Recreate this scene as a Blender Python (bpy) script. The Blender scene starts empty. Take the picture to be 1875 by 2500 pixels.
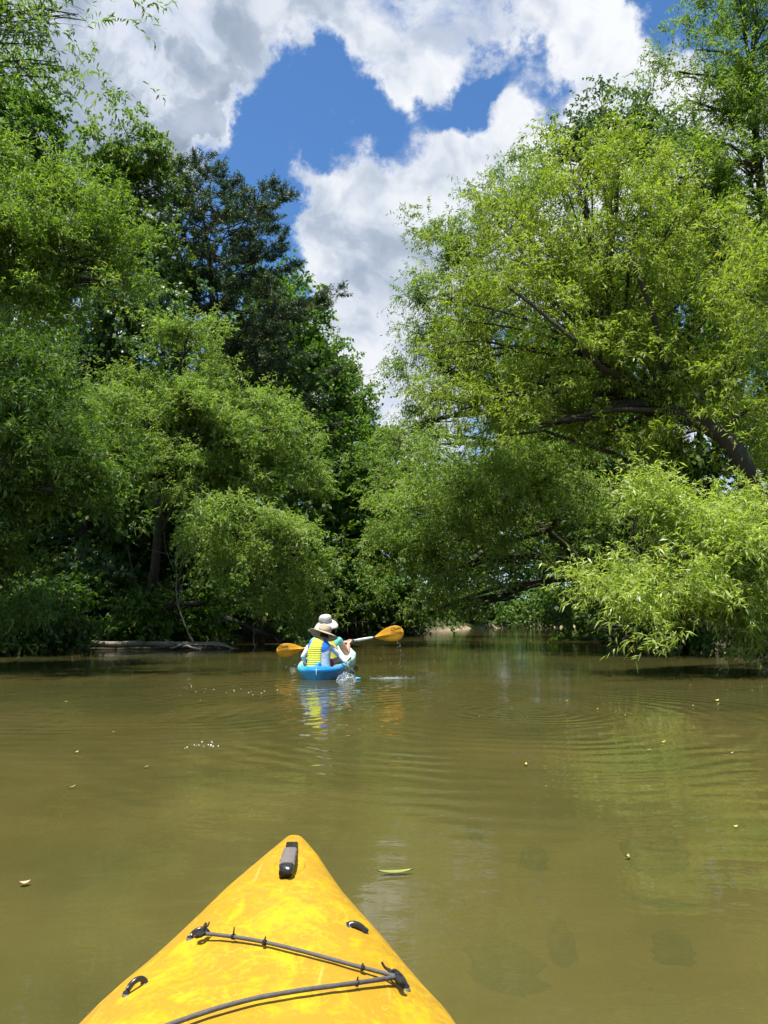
import bpy, math, random
import numpy as np
from mathutils import Vector, Matrix, Euler
random.seed(7)
SC = bpy.context.scene
COL = SC.collection
R = math.radians

# ------------------------------------------------------------------ camera
CAM_Z = 0.85
PITCH = 7.8
cam_d = bpy.data.cameras.new('camera')
cam = bpy.data.objects.new('camera', cam_d)
COL.objects.link(cam)
cam.location = (0, 0, CAM_Z)
cam.rotation_euler = (R(90 + PITCH), 0, 0)
cam_d.sensor_fit = 'HORIZONTAL'
cam_d.sensor_width = 36
cam_d.lens = 36
cam_d.clip_start = 0.02
cam_d.clip_end = 2000
SC.camera = cam

# ------------------------------------------------------------------ render settings
SC.render.engine = 'CYCLES'
SC.cycles.use_denoising = True
SC.cycles.max_bounces = 7
SC.cycles.diffuse_bounces = 5
SC.cycles.glossy_bounces = 3
SC.cycles.transmission_bounces = 5
SC.cycles.transparent_max_bounces = 8
SC.cycles.caustics_reflective = False
SC.cycles.caustics_refractive = False
SC.view_settings.view_transform = 'Standard'
SC.view_settings.look = 'None'
SC.view_settings.exposure = 1.0
SC.view_settings.gamma = 1
SC.view_settings.use_curve_mapping = False

# ------------------------------------------------------------------ sun
SUN = Vector((-0.17, -0.13, 0.977)).normalized()       # direction towards the sun
sun_d = bpy.data.lights.new('sun', 'SUN')
sun_d.energy = 4.6
sun_d.angle = R(0.55)
sun_d.color = (1.0, 0.955, 0.88)
sun_o = bpy.data.objects.new('sun', sun_d)
COL.objects.link(sun_o)
sun_o.rotation_euler = SUN.to_track_quat('Z', 'Y').to_euler()
sun_o.location = (0, 0, 60)
SUN_EL = math.asin(SUN.z)
SUN_ROT = math.atan2(SUN.x, SUN.y)

def ray(px, py):
    u = (px - 937.5) / 1875.0
    v = (1250.0 - py) / 1875.0
    c, s = math.cos(R(PITCH)), math.sin(R(PITCH))
    return Vector((u, c - v * s, s + v * c))

def P(px, py, Y):
    """world point seen at a place of the photograph, Y metres ahead"""
    d = ray(px, py)
    return Vector((0, 0, CAM_Z)) + d * (Y / d.y)

def PZ(px, py, z=0.0):
    d = ray(px, py)
    return Vector((0, 0, CAM_Z)) + d * ((z - CAM_Z) / d.z)

# ------------------------------------------------------------------ world: sky with clouds
class NT:
    def __init__(s, tree):
        s.t = tree
    def n(s, typ, **kw):
        nd = s.t.nodes.new(typ)
        for k, v in kw.items():
            setattr(nd, k, v)
        return nd
    def l(s, a, b):
        s.t.links.new(a, b)
    def put(s, sock, v):
        if isinstance(v, bpy.types.NodeSocket):
            s.l(v, sock)
        elif isinstance(v, (int, float)):
            sock.default_value = v
        else:
            v = tuple(v)
            if len(v) == 3 and len(sock.default_value) == 4:
                v = v + (1,)
            sock.default_value = v
    def m(s, op, a, b=0.0, c=0.0, clamp=False):
        nd = s.n('ShaderNodeMath', operation=op, use_clamp=clamp)
        s.put(nd.inputs[0], a); s.put(nd.inputs[1], b); s.put(nd.inputs[2], c)
        return nd.outputs[0]
    def v(s, op, a, b=(0, 0, 0), scale=1.0):
        nd = s.n('ShaderNodeVectorMath', operation=op)
        s.put(nd.inputs[0], a); s.put(nd.inputs[1], b)
        if op == 'SCALE':
            s.put(nd.inputs['Scale'], scale)
        return nd.outputs['Value'] if op in ('DOT_PRODUCT', 'LENGTH', 'DISTANCE') else nd.outputs['Vector']
    def mix(s, f, a, b, blend='MIX'):
        nd = s.n('ShaderNodeMix', data_type='RGBA', blend_type=blend)
        s.put(nd.inputs[0], f); s.put(nd.inputs[6], a); s.put(nd.inputs[7], b)
        return nd.outputs[2]
    def noise(s, vec, scale, detail=3.0, rough=0.5, dist=0.0, dim='3D', lac=2.0):
        nd = s.n('ShaderNodeTexNoise', noise_dimensions=dim)
        if vec is not None:
            s.put(nd.inputs['Vector'], vec)
        nd.inputs['Scale'].default_value = scale
        nd.inputs['Detail'].default_value = detail
        nd.inputs['Roughness'].default_value = rough
        nd.inputs['Distortion'].default_value = dist
        nd.inputs['Lacunarity'].default_value = lac
        return nd.outputs['Fac']
    def ramp(s, f, stops, interp='LINEAR'):
        nd = s.n('ShaderNodeValToRGB')
        cr = nd.color_ramp
        cr.interpolation = interp
        while len(cr.elements) < len(stops):
            cr.elements.new(0.5)
        for e, (p, c) in zip(cr.elements, stops):
            e.position = p
            e.color = tuple(c) + (1,) if len(c) == 3 else c
        s.put(nd.inputs[0], f)
        return nd.outputs[0]
    def maprange(s, f, a, b, c=0.0, d=1.0, smooth=False):
        nd = s.n('ShaderNodeMapRange')
        nd.clamp = True
        if smooth:
            nd.interpolation_type = 'SMOOTHSTEP'
        for i, x in enumerate((f, a, b, c, d)):
            s.put(nd.inputs[i], x)
        return nd.outputs[0]

world = bpy.data.worlds.new('World')
SC.world = world
world.use_nodes = True
wt = world.node_tree
wt.nodes.clear()
CLOUD_GAIN = 5.6
W = NT(wt)
sky = W.n('ShaderNodeTexSky', sky_type='NISHITA')
sky.sun_disc = False
sky.sun_elevation = SUN_EL
sky.sun_rotation = SUN_ROT
sky.air_density = 1.0
sky.dust_density = 0.35
sky.ozone_density = 3.0
tc = W.n('ShaderNodeTexCoord')
dirv = W.v('NORMALIZE', tc.outputs['Generated'])
# where cloud stands (+) and where the sky is clear (-): direction, angular radius, weight
BLOBS = [
    (250, 60, 330, .62), (150, 330, 230, .5), (430, 290, 110, .42), (520, 60, 150, .45), (330, 220, 200, .35),
    (700, 0, 120, .40), (860, 40, 130, .45), (1000, 80, 150, .55), (1200, 40, 170, .60), (960, 180, 80, .35),
    (1540, 180, 180, .70), (1440, 330, 120, .55), (1440, 60, 90, .45), (1240, 300, 40, .45), (1300, 400, 80, .5), (1600, 330, 200, .4),
    (745, 450, 70, .50), (770, 570, 110, .55), (960, 470, 110, .60), (1050, 410, 60, .50), (880, 620, 140, .55), (1180, 480, 90, .55), (1060, 600, 160, .55),
    (860, 880, 110, .65), (980, 960, 200, .6), (920, 790, 60, .4), (790, 800, 50, .4),
    (600, 260, 100, -.70), (690, 350, 120, -.85), (720, 190, 80, -.6), (860, 330, 100, -.85), (1000, 310, 90, -.75),
    (1110, 340, 80, -.75), (1170, 250, 60, -.7), (1330, 205, 75, -1.1), (1265, 150, 40, -.3), (560, 420, 100, -.9),
    (640, 490, 60, -.8), (695, 690, 60, -.9), (660, 620, 50, -.4), (1730, 20, 70, -1.0), (1620, -30, 50, -.5),
]
GREYS = [(330, 160, 300, 1.0), (150, 330, 200, .6), (900, 640, 110, .45), (960, 90, 150, .25), (870, 930, 60, .3), (1480, 330, 90, .3)]
wlow = W.n('ShaderNodeTexNoise'); W.l(dirv, wlow.inputs['Vector'])
wlow.inputs['Scale'].default_value = 7.0; wlow.inputs['Detail'].default_value = 9; wlow.inputs['Roughness'].default_value = .62
dirw = W.v('NORMALIZE', W.v('ADD', dirv, W.v('SCALE', W.v('SUBTRACT', wlow.outputs['Color'], (.5, .5, .5)), scale=.24)))
bias = None
for px, py, r, a in BLOBS:
    d = ray(px, py).normalized()
    dot = W.v('DOT_PRODUCT', dirw, tuple(d))
    k = 2.0 / ((r / 1875.0) ** 2)
    e = W.m('EXPONENT', W.m('MULTIPLY', W.m('SUBTRACT', dot, 1.0), k))
    bias = W.m('MULTIPLY', e, a) if bias is None else W.m('MULTIPLY_ADD', e, a, bias)
gsum = None
for px, py, r, a in GREYS:
    d = ray(px, py).normalized()
    e = W.m('EXPONENT', W.m('MULTIPLY', W.m('SUBTRACT', W.v('DOT_PRODUCT', dirv, tuple(d)), 1.0), 2.0 / ((r / 1875.0) ** 2)))
    gsum = W.m('MULTIPLY', e, a) if gsum is None else W.m('MULTIPLY_ADD', e, a, gsum)
warp = W.n('ShaderNodeTexNoise')
W.l(dirv, warp.inputs['Vector'])
warp.inputs['Scale'].default_value = 9.0
warp.inputs['Detail'].default_value = 5
wv = W.v('SCALE', W.v('SUBTRACT', warp.outputs['Color'], (.5, .5, .5)), scale=.10)
p1 = W.v('ADD', dirv, wv)
def fbm(vec):
    return W.m('ADD', W.m('MULTIPLY', W.noise(vec, 5.2, 14.0, .60), .72), W.m('MULTIPLY', W.noise(vec, 15.0, 10.0, .62), .28))
f1 = fbm(p1)
off = (SUN * 0.6 + Vector((0.35, 0, .8))).normalized() * .03
f2 = W.noise(W.v('ADD', p1, tuple(off)), 8.0, 5.0, .52)
f3 = W.noise(p1, 8.0, 5.0, .52)
bias = W.m('MAXIMUM', W.m('MINIMUM', bias, .62), -.62)
dens = W.m('ADD', W.m('MULTIPLY', W.m('SUBTRACT', f1, .5), 3.6), W.m('MULTIPLY_ADD', bias, .95, .0))
cover = W.maprange(dens, -.26, .46, smooth=True)
rel = W.maprange(W.m('SUBTRACT', f3, f2), -.12, .12, smooth=True)
thick = W.maprange(dens, .12, .62, smooth=True)
soft = W.noise(dirv, 3.2, 3, .5)
grey = W.m('MULTIPLY', thick, W.m('ADD', W.maprange(soft, .44, .66, .0, .5), gsum), clamp=True)
bright = W.m('SUBTRACT', W.m('MULTIPLY_ADD', rel, .42, .66), W.m('MULTIPLY', grey, .58), clamp=True)
ccol = W.ramp(bright, [(0, (.24, .30, .40)), (.45, (.42, .49, .60)), (.75, (.66, .71, .79)), (1, (.86, .88, .91))])
ccol = W.v('SCALE', ccol, scale=CLOUD_GAIN)
skyc = W.mix(1.0, sky.outputs[0], (.46, .68, .86), 'MULTIPLY')
skyf = W.mix(cover, skyc, ccol)
bg = W.n('ShaderNodeBackground')
W.l(skyf, bg.inputs[0])
bg.inputs[1].default_value = 0.1
wo = W.n('ShaderNodeOutputWorld')
W.l(bg.outputs[0], wo.inputs[0])

# ------------------------------------------------------------------ helpers
def prop(o, label=None, cat=None, group=None, kind=None):
    if label: o['label'] = label
    if cat: o['category'] = cat
    if group: o['group'] = group
    if kind: o['kind'] = kind
    return o

def empty(name, loc=(0, 0, 0), rot=(0, 0, 0), **kw):
    o = bpy.data.objects.new(name, None)
    COL.objects.link(o)
    o.location = loc
    o.rotation_euler = rot
    o.empty_display_size = .1
    return prop(o, **kw)

class MB:
    """collects verts and faces"""
    def __init__(s):
        s.v = []; s.f = []
    def tube(s, pts, radii, n=6, cap=True, squash=1.0):
        pts = [Vector(p) for p in pts]
        b = len(s.v)
        up = Vector((0, 0, 1))
        for i, p in enumerate(pts):
            t = (pts[min(i + 1, len(pts) - 1)] - pts[max(i - 1, 0)])
            if t.length < 1e-9: t = Vector((0, 0, 1))
            t.normalize()
            ref = Vector((0, 0, 1)) if abs(t.z) < .9 else Vector((1, 0, 0))
            a = t.cross(ref).normalized()
            c = a.cross(t).normalized()
            r = radii[i] if hasattr(radii, '__len__') else radii
            for k in range(n):
                th = 2 * math.pi * k / n
                s.v.append(p + a * (math.cos(th) * r) + c * (math.sin(th) * r * squash))
        for i in range(len(pts) - 1):
            for k in range(n):
                q = b + i * n
                s.f.append((q + k, q + (k + 1) % n, q + n + (k + 1) % n, q + n + k))
        if cap:
            s.f.append(tuple(b + k for k in reversed(range(n))))
            e = b + (len(pts) - 1) * n
            s.f.append(tuple(e + k for k in range(n)))
        return s
    def loft(s, rings, cap=True):
        b = len(s.v); n = len(rings[0])
        for r in rings: s.v.extend(Vector(p) for p in r)
        for i in range(len(rings) - 1):
            for k in range(n):
                q = b + i * n
                s.f.append((q + k, q + (k + 1) % n, q + n + (k + 1) % n, q + n + k))
        if cap:
            s.f.append(tuple(b + k for k in reversed(range(n))))
            e = b + (len(rings) - 1) * n
            s.f.append(tuple(e + k for k in range(n)))
        return s
    def ball(s, c, r, nu=10, nv=6, M=None):
        rings = []
        c = Vector(c)
        rr = r if hasattr(r, '__len__') else (r, r, r)
        for j in range(nv + 1):
            ph = math.pi * (j + .02) / (nv + .04)
            rings.append([c + Vector((rr[0] * math.sin(ph) * math.cos(2 * math.pi * k / nu), rr[1] * math.sin(ph) * math.sin(2 * math.pi * k / nu), -rr[2] * math.cos(ph))) for k in range(nu)])
        return s.loft(rings)
    def box(s, c, h, M=None):
        b = len(s.v); c = Vector(c)
        for z in (-1, 1):
            for x, y in ((-1, -1), (1, -1), (1, 1), (-1, 1)):
                q = Vector((x * h[0], y * h[1], z * h[2]))
                if M is not None: q = M @ q
                s.v.append(c + q)
        for f in ((3, 2, 1, 0), (4, 5, 6, 7), (0, 1, 5, 4), (1, 2, 6, 5), (2, 3, 7, 6), (3, 0, 4, 7)):
            s.f.append(tuple(b + i for i in f))
        return s
    def grid(s, rows):
        b = len(s.v); n = len(rows[0])
        for r in rows: s.v.extend(Vector(p) for p in r)
        for i in range(len(rows) - 1):
            for k in range(n - 1):
                q = b + i * n + k
                s.f.append((q, q + 1, q + n + 1, q + n))
        return s
    def build(s, name, mat, parent=None, smooth=True, subd=0, bevel=0):
        me = bpy.data.meshes.new(name)
        me.from_pydata([tuple(p) for p in s.v], [], s.f)
        if mat: me.materials.append(mat)
        if smooth:
            me.polygons.foreach_set('use_smooth', [True] * len(me.polygons))
        me.update()
        o = bpy.data.objects.new(name, me)
        COL.objects.link(o)
        if parent: o.parent = parent
        if bevel:
            m = o.modifiers.new('bevel', 'BEVEL'); m.width = bevel; m.segments = 2
        if subd:
            m = o.modifiers.new('subd', 'SUBSURF'); m.levels = subd; m.render_levels = subd
        return o

def mat_new(name):
    m = bpy.data.materials.new(name)
    m.use_nodes = True
    m.node_tree.nodes.clear()
    t = NT(m.node_tree)
    out = t.n('ShaderNodeOutputMaterial')
    return m, t, out

def principled(t, col, rough=.5, spec=.5, **kw):
    b = t.n('ShaderNodeBsdfPrincipled')
    t.put(b.inputs['Base Color'], col)
    t.put(b.inputs['Roughness'], rough)
    t.put(b.inputs['Specular IOR Level'], spec)
    for k, v in kw.items():
        t.put(b.inputs[k], v)
    return b

def simple_mat(name, col, rough=.5, spec=.5, var=.25, scale=20, bump=0.0, **kw):
    m, t, out = mat_new(name)
    tcn = t.n('ShaderNodeTexCoord')
    nz = t.noise(tcn.outputs['Object'], scale, 4, .6)
    c = Vector(col)
    cc = t.mix(nz, tuple(c * (1 - var)), tuple(c * (1 + var)))
    b = principled(t, cc, rough, spec, **kw)
    if bump:
        bp = t.n('ShaderNodeBump'); bp.inputs['Strength'].default_value = bump; bp.inputs['Distance'].default_value = .01
        t.l(nz, bp.inputs['Height']); t.l(bp.outputs[0], b.inputs['Normal'])
    t.l(b.outputs[0], out.inputs[0])
    return m

def leaf_mat(name, dark, light, trans=.4, tcol=None, rough=.55, spec=.4):
    m, t, out = mat_new(name)
    at = t.n('ShaderNodeAttribute', attribute_name='tint')
    c = t.mix(t.m('MINIMUM', at.outputs['Fac'], 1.0), dark, light)
    c = t.mix(t.maprange(at.outputs['Fac'], 1.2, 1.4), c, (.34, .25, .07))
    b = principled(t, c, rough, spec)
    tr = t.n('ShaderNodeBsdfTranslucent')
    tc2 = t.mix(1.0, c, tcol or (1.35, 1.55, .62), 'MULTIPLY')
    t.l(tc2, tr.inputs[0])
    mx = t.n('ShaderNodeMixShader')
    mx.inputs[0].default_value = trans
    t.l(b.outputs[0], mx.inputs[1]); t.l(tr.outputs[0], mx.inputs[2])
    t.l(mx.outputs[0], out.inputs[0])
    return m

# ------------------------------------------------------------------ materials
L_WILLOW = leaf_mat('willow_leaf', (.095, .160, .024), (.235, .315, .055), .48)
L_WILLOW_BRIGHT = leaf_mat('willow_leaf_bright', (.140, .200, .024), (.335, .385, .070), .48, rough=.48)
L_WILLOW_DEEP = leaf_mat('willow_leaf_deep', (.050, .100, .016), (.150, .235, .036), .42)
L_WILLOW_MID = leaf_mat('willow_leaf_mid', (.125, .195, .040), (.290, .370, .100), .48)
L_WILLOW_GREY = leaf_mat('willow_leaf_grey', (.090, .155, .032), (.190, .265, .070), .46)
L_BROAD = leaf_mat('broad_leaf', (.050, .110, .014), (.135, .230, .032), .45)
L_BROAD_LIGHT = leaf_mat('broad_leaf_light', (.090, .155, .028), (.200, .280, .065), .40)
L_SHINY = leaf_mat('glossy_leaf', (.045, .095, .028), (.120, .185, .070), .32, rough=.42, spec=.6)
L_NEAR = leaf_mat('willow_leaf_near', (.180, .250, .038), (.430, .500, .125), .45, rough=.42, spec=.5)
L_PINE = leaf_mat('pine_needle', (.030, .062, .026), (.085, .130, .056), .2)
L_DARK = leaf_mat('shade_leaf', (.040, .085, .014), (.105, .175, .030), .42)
L_GRASS = leaf_mat('grass_leaf', (.080, .150, .030), (.180, .270, .060), .4)

def bark_mat(name, a, b_, sc=9):
    m, t, out = mat_new(name)
    tcn = t.n('ShaderNodeTexCoord')
    mp = t.n('ShaderNodeMapping'); mp.inputs['Scale'].default_value = (1, 1, .25)
    t.l(tcn.outputs['Object'], mp.inputs[0])
    nz = t.noise(mp.outputs[0], sc * 2, 6, .65, .6)
    nz2 = t.noise(tcn.outputs['Object'], 1.6, 3, .5)
    c = t.mix(nz, a, b_)
    c = t.mix(t.maprange(nz2, .45, .7, 0, .45), c, (.075, .085, .05))
    b = principled(t, c, .85, .2)
    bp = t.n('ShaderNodeBump'); bp.inputs['Strength'].default_value = .9; bp.inputs['Distance'].default_value = .03
    t.l(nz, bp.inputs['Height']); t.l(bp.outputs[0], b.inputs['Normal'])
    t.l(b.outputs[0], out.inputs[0])
    return m
BARK = bark_mat('bark_dark', (.030, .024, .018), (.085, .070, .052))
BARK_PINE = bark_mat('bark_pine', (.045, .028, .020), (.13, .085, .06))
DEADWOOD = bark_mat('dead_wood', (.13, .11, .085), (.34, .30, .24))
DEADDARK = bark_mat('wet_dead_wood', (.020, .016, .012), (.055, .045, .034))

# ------------------------------------------------------------------ river outline and ground
LEFT = [(-13, -60), (-12, -20), (-11, 8), (-9.9, 17), (-8.2, 21.5), (-4.8, 26.5), (-1.0, 33), (1.4, 39), (3.4, 46), (6.4, 58), (14, 65), (40, 73), (110, 90)]
RIGHT = [(12.5, -60), (12, -20), (10.6, 5), (9.6, 14), (9.0, 19), (8.6, 24), (8.6, 30), (10, 38), (13.5, 48), (26, 57), (60, 66), (110, 76)]
POLY = np.array(LEFT + RIGHT[::-1], float)

def river_dist(x, y):
    """signed distance to the water's edge, positive on land"""
    p = np.stack([x, y], -1)
    n = len(POLY)
    dmin = np.full(x.shape, 1e9)
    inside = np.zeros(x.shape, bool)
    for i in range(n):
        a = POLY[i]; b = POLY[(i + 1) % n]
        ab = b - a
        t = np.clip(((p - a) @ ab) / (ab @ ab), 0, 1)
        d = np.linalg.norm(p - (a + t[..., None] * ab), axis=-1)
        dmin = np.minimum(dmin, d)
        cond = ((a[1] > y) != (b[1] > y)) & (x < (b[0] - a[0]) * (y - a[1]) / (b[1] - a[1] + 1e-12) + a[0])
        inside ^= cond
    return np.where(inside, -dmin, dmin)

def wob(x, y):
    return (np.sin(x * 1.3 + y * .7) + np.sin(x * .53 - y * 1.9 + 2) + np.sin(x * 2.9 + y * 2.3 + 1)) / 3

def ground_h(x, y):
    x = np.asarray(x, float); y = np.asarray(y, float)
    d = river_dist(x, y) + .25 * wob(x * 1.2, y * 1.2)
    land = np.minimum(1.1 * (1 - np.exp(-np.clip(d, 0, None) / 1.3)), 1.1) + .05 * wob(x * 2, y * 2)
    land = land * np.clip(d / .4, 0, 1)
    land = land + np.where(x < 0, 1, .35) * (np.clip(d - 4, 0, 40) * .16)
    bed = -np.clip(-d * .25, 0, .42) - .03 * (1 + wob(x * 1.7, y * 1.4)) 
    return np.where(d > 0, land, bed)

def gh(x, y):
    return float(ground_h(np.array([x]), np.array([y]))[0])

def axis_vals(fine_lo, fine_hi, step, far, grow=1.18):
    v = list(np.arange(fine_lo, fine_hi + 1e-6, step))
    s = step; a = v[0]
    lo = []
    while a > -far:
        s *= grow; a -= s; lo.append(a)
    s = step; a = v[-1]; hi = []
    while a < far:
        s *= grow; a += s; hi.append(a)
    return np.array(lo[::-1] + v + hi)
gx = axis_vals(-14, 16, .3, 600)
gy = axis_vals(-2, 66, .35, 600)
GX, GY = np.meshgrid(gx, gy)
GZ = ground_h(GX, GY)
nx, ny = len(gx), len(gy)
me = bpy.data.meshes.new('ground')
idx = np.arange(nx * ny).reshape(ny, nx)
faces = np.stack([idx[:-1, :-1], idx[:-1, 1:], idx[1:, 1:], idx[1:, :-1]], -1).reshape(-1, 4)
def np_mesh(me, verts, faces4, smooth=False):
    nv, nf = len(verts), len(faces4)
    me.vertices.add(nv); me.loops.add(nf * 4); me.polygons.add(nf)
    me.vertices.foreach_set('co', np.ascontiguousarray(verts, np.float32).ravel())
    me.loops.foreach_set('vertex_index', np.ascontiguousarray(faces4, np.int32).ravel())
    me.polygons.foreach_set('loop_start', np.arange(0, nf * 4, 4, dtype=np.int32))
    me.polygons.foreach_set('loop_total', np.full(nf, 4, np.int32))
    if smooth: me.polygons.foreach_set('use_smooth', np.ones(nf, bool))
    me.update(calc_edges=True)
np_mesh(me, np.stack([GX, GY, GZ], -1).reshape(-1, 3), faces, True)
m, t, out = mat_new('river_ground')
geo = t.n('ShaderNodeNewGeometry')
sx = t.n('ShaderNodeSeparateXYZ'); t.l(geo.outputs['Position'], sx.inputs[0])
nz = t.noise(geo.outputs['Position'], 3, 6, .65)
nz2 = t.noise(geo.outputs['Position'], .7, 3, .5)
zz = t.m('ADD', sx.outputs[2], t.m('MULTIPLY', nz2, .18))
soil = t.mix(nz, (.035, .026, .016), (.10, .078, .045))
green = t.mix(nz, (.025, .045, .012), (.06, .09, .025))
land = t.mix(t.maprange(nz2, .4, .6), soil, green)
sand = t.mix(nz, (.26, .205, .125), (.36, .29, .18))
bedc = t.mix(t.maprange(nz2, .30, .62), (.07, .065, .035), t.mix(nz, (.25, .19, .085), (.38, .29, .14)))
mud = t.mix(nz, (.028, .022, .014), (.075, .058, .036))
c = t.mix(t.maprange(zz, .12, .42), t.mix(t.maprange(sx.outputs[1], 42, 50), mud, sand), land)
c = t.mix(t.maprange(sx.outputs[2], -.04, .02), bedc, c)
b = principled(t, c, .9, .2)
bp = t.n('ShaderNodeBump'); bp.inputs['Strength'].default_value = .6; bp.inputs['Distance'].default_value = .06
t.l(nz, bp.inputs['Height']); t.l(bp.outputs[0], b.inputs['Normal'])
t.l(b.outputs[0], out.inputs[0])
me.materials.append(m)
ground = bpy.data.objects.new('ground', me)
COL.objects.link(ground)
prop(ground, kind='structure', label='sandy riverbed rising to dark earth banks on both sides')

# ------------------------------------------------------------------ water
m, t, out = mat_new('river_water')
geo = t.n('ShaderNodeNewGeometry')
pos = geo.outputs['Position']
RINGS = [  # centre px, radius peak, spread, wavelength, amplitude
    (430, 1705, 2.7, 1.1, .22, .0011), (150, 1740, 1.2, .8, .19, .0006), (500, 1672, .8, .6, .16, .0012),
    (1230, 1745, 2.6, 1.6, .23, .0014), (1280, 1735, .7, .6, .17, .0020), (960, 1652, .9, .7, .15, .0020),
    (760, 1680, 1.4, 1.1, .17, .0008),
]
hsum = None
for px, py, r0, w, lam, amp in RINGS:
    c = PZ(px, py, 0)
    d = t.v('DISTANCE', pos, tuple(c))
    d = t.m('ADD', d, t.m('MULTIPLY', t.noise(pos, 1.1, 3), .55))
    e = t.m('EXPONENT', t.m('MULTIPLY', t.m('POWER', t.m('DIVIDE', t.m('SUBTRACT', d, r0), w), 2.0), -1.0))
    amp = t.m('MULTIPLY', t.maprange(t.noise(pos, .8, 2), .35, .6, .2, 1.2), amp)
    s = t.m('MULTIPLY', t.m('MULTIPLY', t.m('SINE', t.m('MULTIPLY', d, 2 * math.pi / lam)), e), amp)
    hsum = s if hsum is None else t.m('ADD', hsum, s)
patch = t.maprange(t.noise(pos, .45, 2, .5), .35, .7, .3, 1.0)
mp = t.n('ShaderNodeMapping'); mp.inputs['Scale'].default_value = (.75, 1.5, 1)
t.l(pos, mp.inputs[0])
n1 = t.m('MULTIPLY', t.noise(mp.outputs[0], 1.6, 3, .5, .4), .008)
n2 = t.m('MULTIPLY', t.noise(mp.outputs[0], 6.0, 3, .5, .5), .0020)
n3 = t.m('MULTIPLY', t.noise(mp.outputs[0], 20.0, 2, .5), .0006)
H = t.m('ADD', hsum, t.m('MULTIPLY', t.m('ADD', t.m('ADD', n1, n2), n3), patch))
bp = t.n('ShaderNodeBump'); bp.inputs['Strength'].default_value = 1.0; bp.inputs['Distance'].default_value = 1.0
t.l(H, bp.inputs['Height'])
murk_n = t.maprange(t.noise(pos, .55, 6, .62, .5), .35, .65)
murk = t.mix(murk_n, (.088, .090, .027), (.134, .121, .040))
diff = t.n('ShaderNodeBsdfDiffuse'); t.l(murk, diff.inputs[0])
tp = t.n('ShaderNodeBsdfTransparent'); tp.inputs[0].default_value = (.62, .52, .26, 1)
body = t.n('ShaderNodeMixShader'); body.inputs[0].default_value = .42
t.l(diff.outputs[0], body.inputs[1]); t.l(tp.outputs[0], body.inputs[2])
gl = t.n('ShaderNodeBsdfGlossy'); gl.inputs['Roughness'].default_value = .02
t.l(bp.outputs[0], gl.inputs['Normal'])
fr = t.n('ShaderNodeFresnel'); fr.inputs['IOR'].default_value = 1.45
t.l(bp.outputs[0], fr.inputs['Normal'])
mx = t.n('ShaderNodeMixShader')
t.l(fr.outputs[0], mx.inputs[0]); t.l(body.outputs[0], mx.inputs[1]); t.l(gl.outputs[0], mx.inputs[2])
t.l(mx.outputs[0], out.inputs[0])
WATER = m
wrows = [[(x, y, 0) for x in (-60, 0, 60, 130)] for y in (-70, 0, 50, 110)]
wat = MB().grid(wrows).build('water', WATER, smooth=False)
prop(wat, kind='structure', label='murky olive brown river water with faint ripples')

# ------------------------------------------------------------------ foliage
rng = np.random.default_rng(11)
def unit(a):
    return a / np.maximum(np.linalg.norm(a, axis=-1, keepdims=True), 1e-9)

STYLE = {   # leaf length, half width, leaves per twig, twig length, droop, spread, clump radius
    'willow': dict(ll=.115, hw=.0140, k=12, tl=.46, droop=.20, spread=.95, cr=.30, up=.25),
    'broad': dict(ll=.105, hw=.038, k=9, tl=.32, droop=.15, spread=1.0, cr=.36, up=.15),
    'pine': dict(ll=.10, hw=.0125, k=22, tl=.30, droop=-.10, spread=1.1, cr=.40, up=.12),
    'fern': dict(ll=.13, hw=.028, k=9, tl=.45, droop=.45, spread=.8, cr=.35, up=.6),
}
def leaves_from(base, dirs, tlen, clump_tint, st, scale=1.0):
    T = len(base); K = st['k']
    s = (np.arange(K)[None, :] + rng.random((T, K))) / K
    tl = tlen[:, None, None]
    down = np.array([0, 0, -1.0])
    pts = base[:, None, :] + dirs[:, None, :] * (s[..., None] * tl) + down * (st['droop'] * tl * s[..., None] ** 2)
    tan = unit(dirs[:, None, :] + down * (2 * st['droop'] * s[..., None]))
    rnd = unit(rng.normal(size=(T, K, 3)))
    ld = unit(tan * .75 + rnd * st['spread'] + down * .28)
    w = unit(np.cross(ld, rng.normal(size=(T, K, 3)) * .7 + np.array([0, 0, .9])))
    w = unit(np.cross(ld, np.cross(w, ld) * 1.0 + 0)) if False else w
    L = st['ll'] * scale * (.65 + .7 * rng.random((T, K, 1)))
    hw = st['hw'] * scale * (.75 + .5 * rng.random((T, K, 1)))
    a = pts
    mid = a + ld * L * .42
    tip = a + ld * L + down * L * .16
    v = np.stack([a, mid + w * hw, tip, mid - w * hw], 2).reshape(-1, 3)
    tint = np.clip(clump_tint[:, None] + rng.normal(size=(T, K)) * .24, 0, 1)
    tint = np.where(rng.random((T, K)) < .014, 1.5, tint).reshape(-1)
    return v, tint

def leaf_object(name, vs, tints, mat, parent=None):
    v = np.concatenate(vs); ti = np.concatenate(tints)
    f = np.arange(len(v)).reshape(-1, 4)
    me = bpy.data.meshes.new(name)
    np_mesh(me, v, f)
    at = me.attributes.new('tint', 'FLOAT', 'FACE')
    at.data.foreach_set('value', ti.astype(np.float32))
    me.materials.append(mat)
    o = bpy.data.objects.new(name, me)
    COL.objects.link(o)
    if parent: o.parent = parent
    return o

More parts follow.
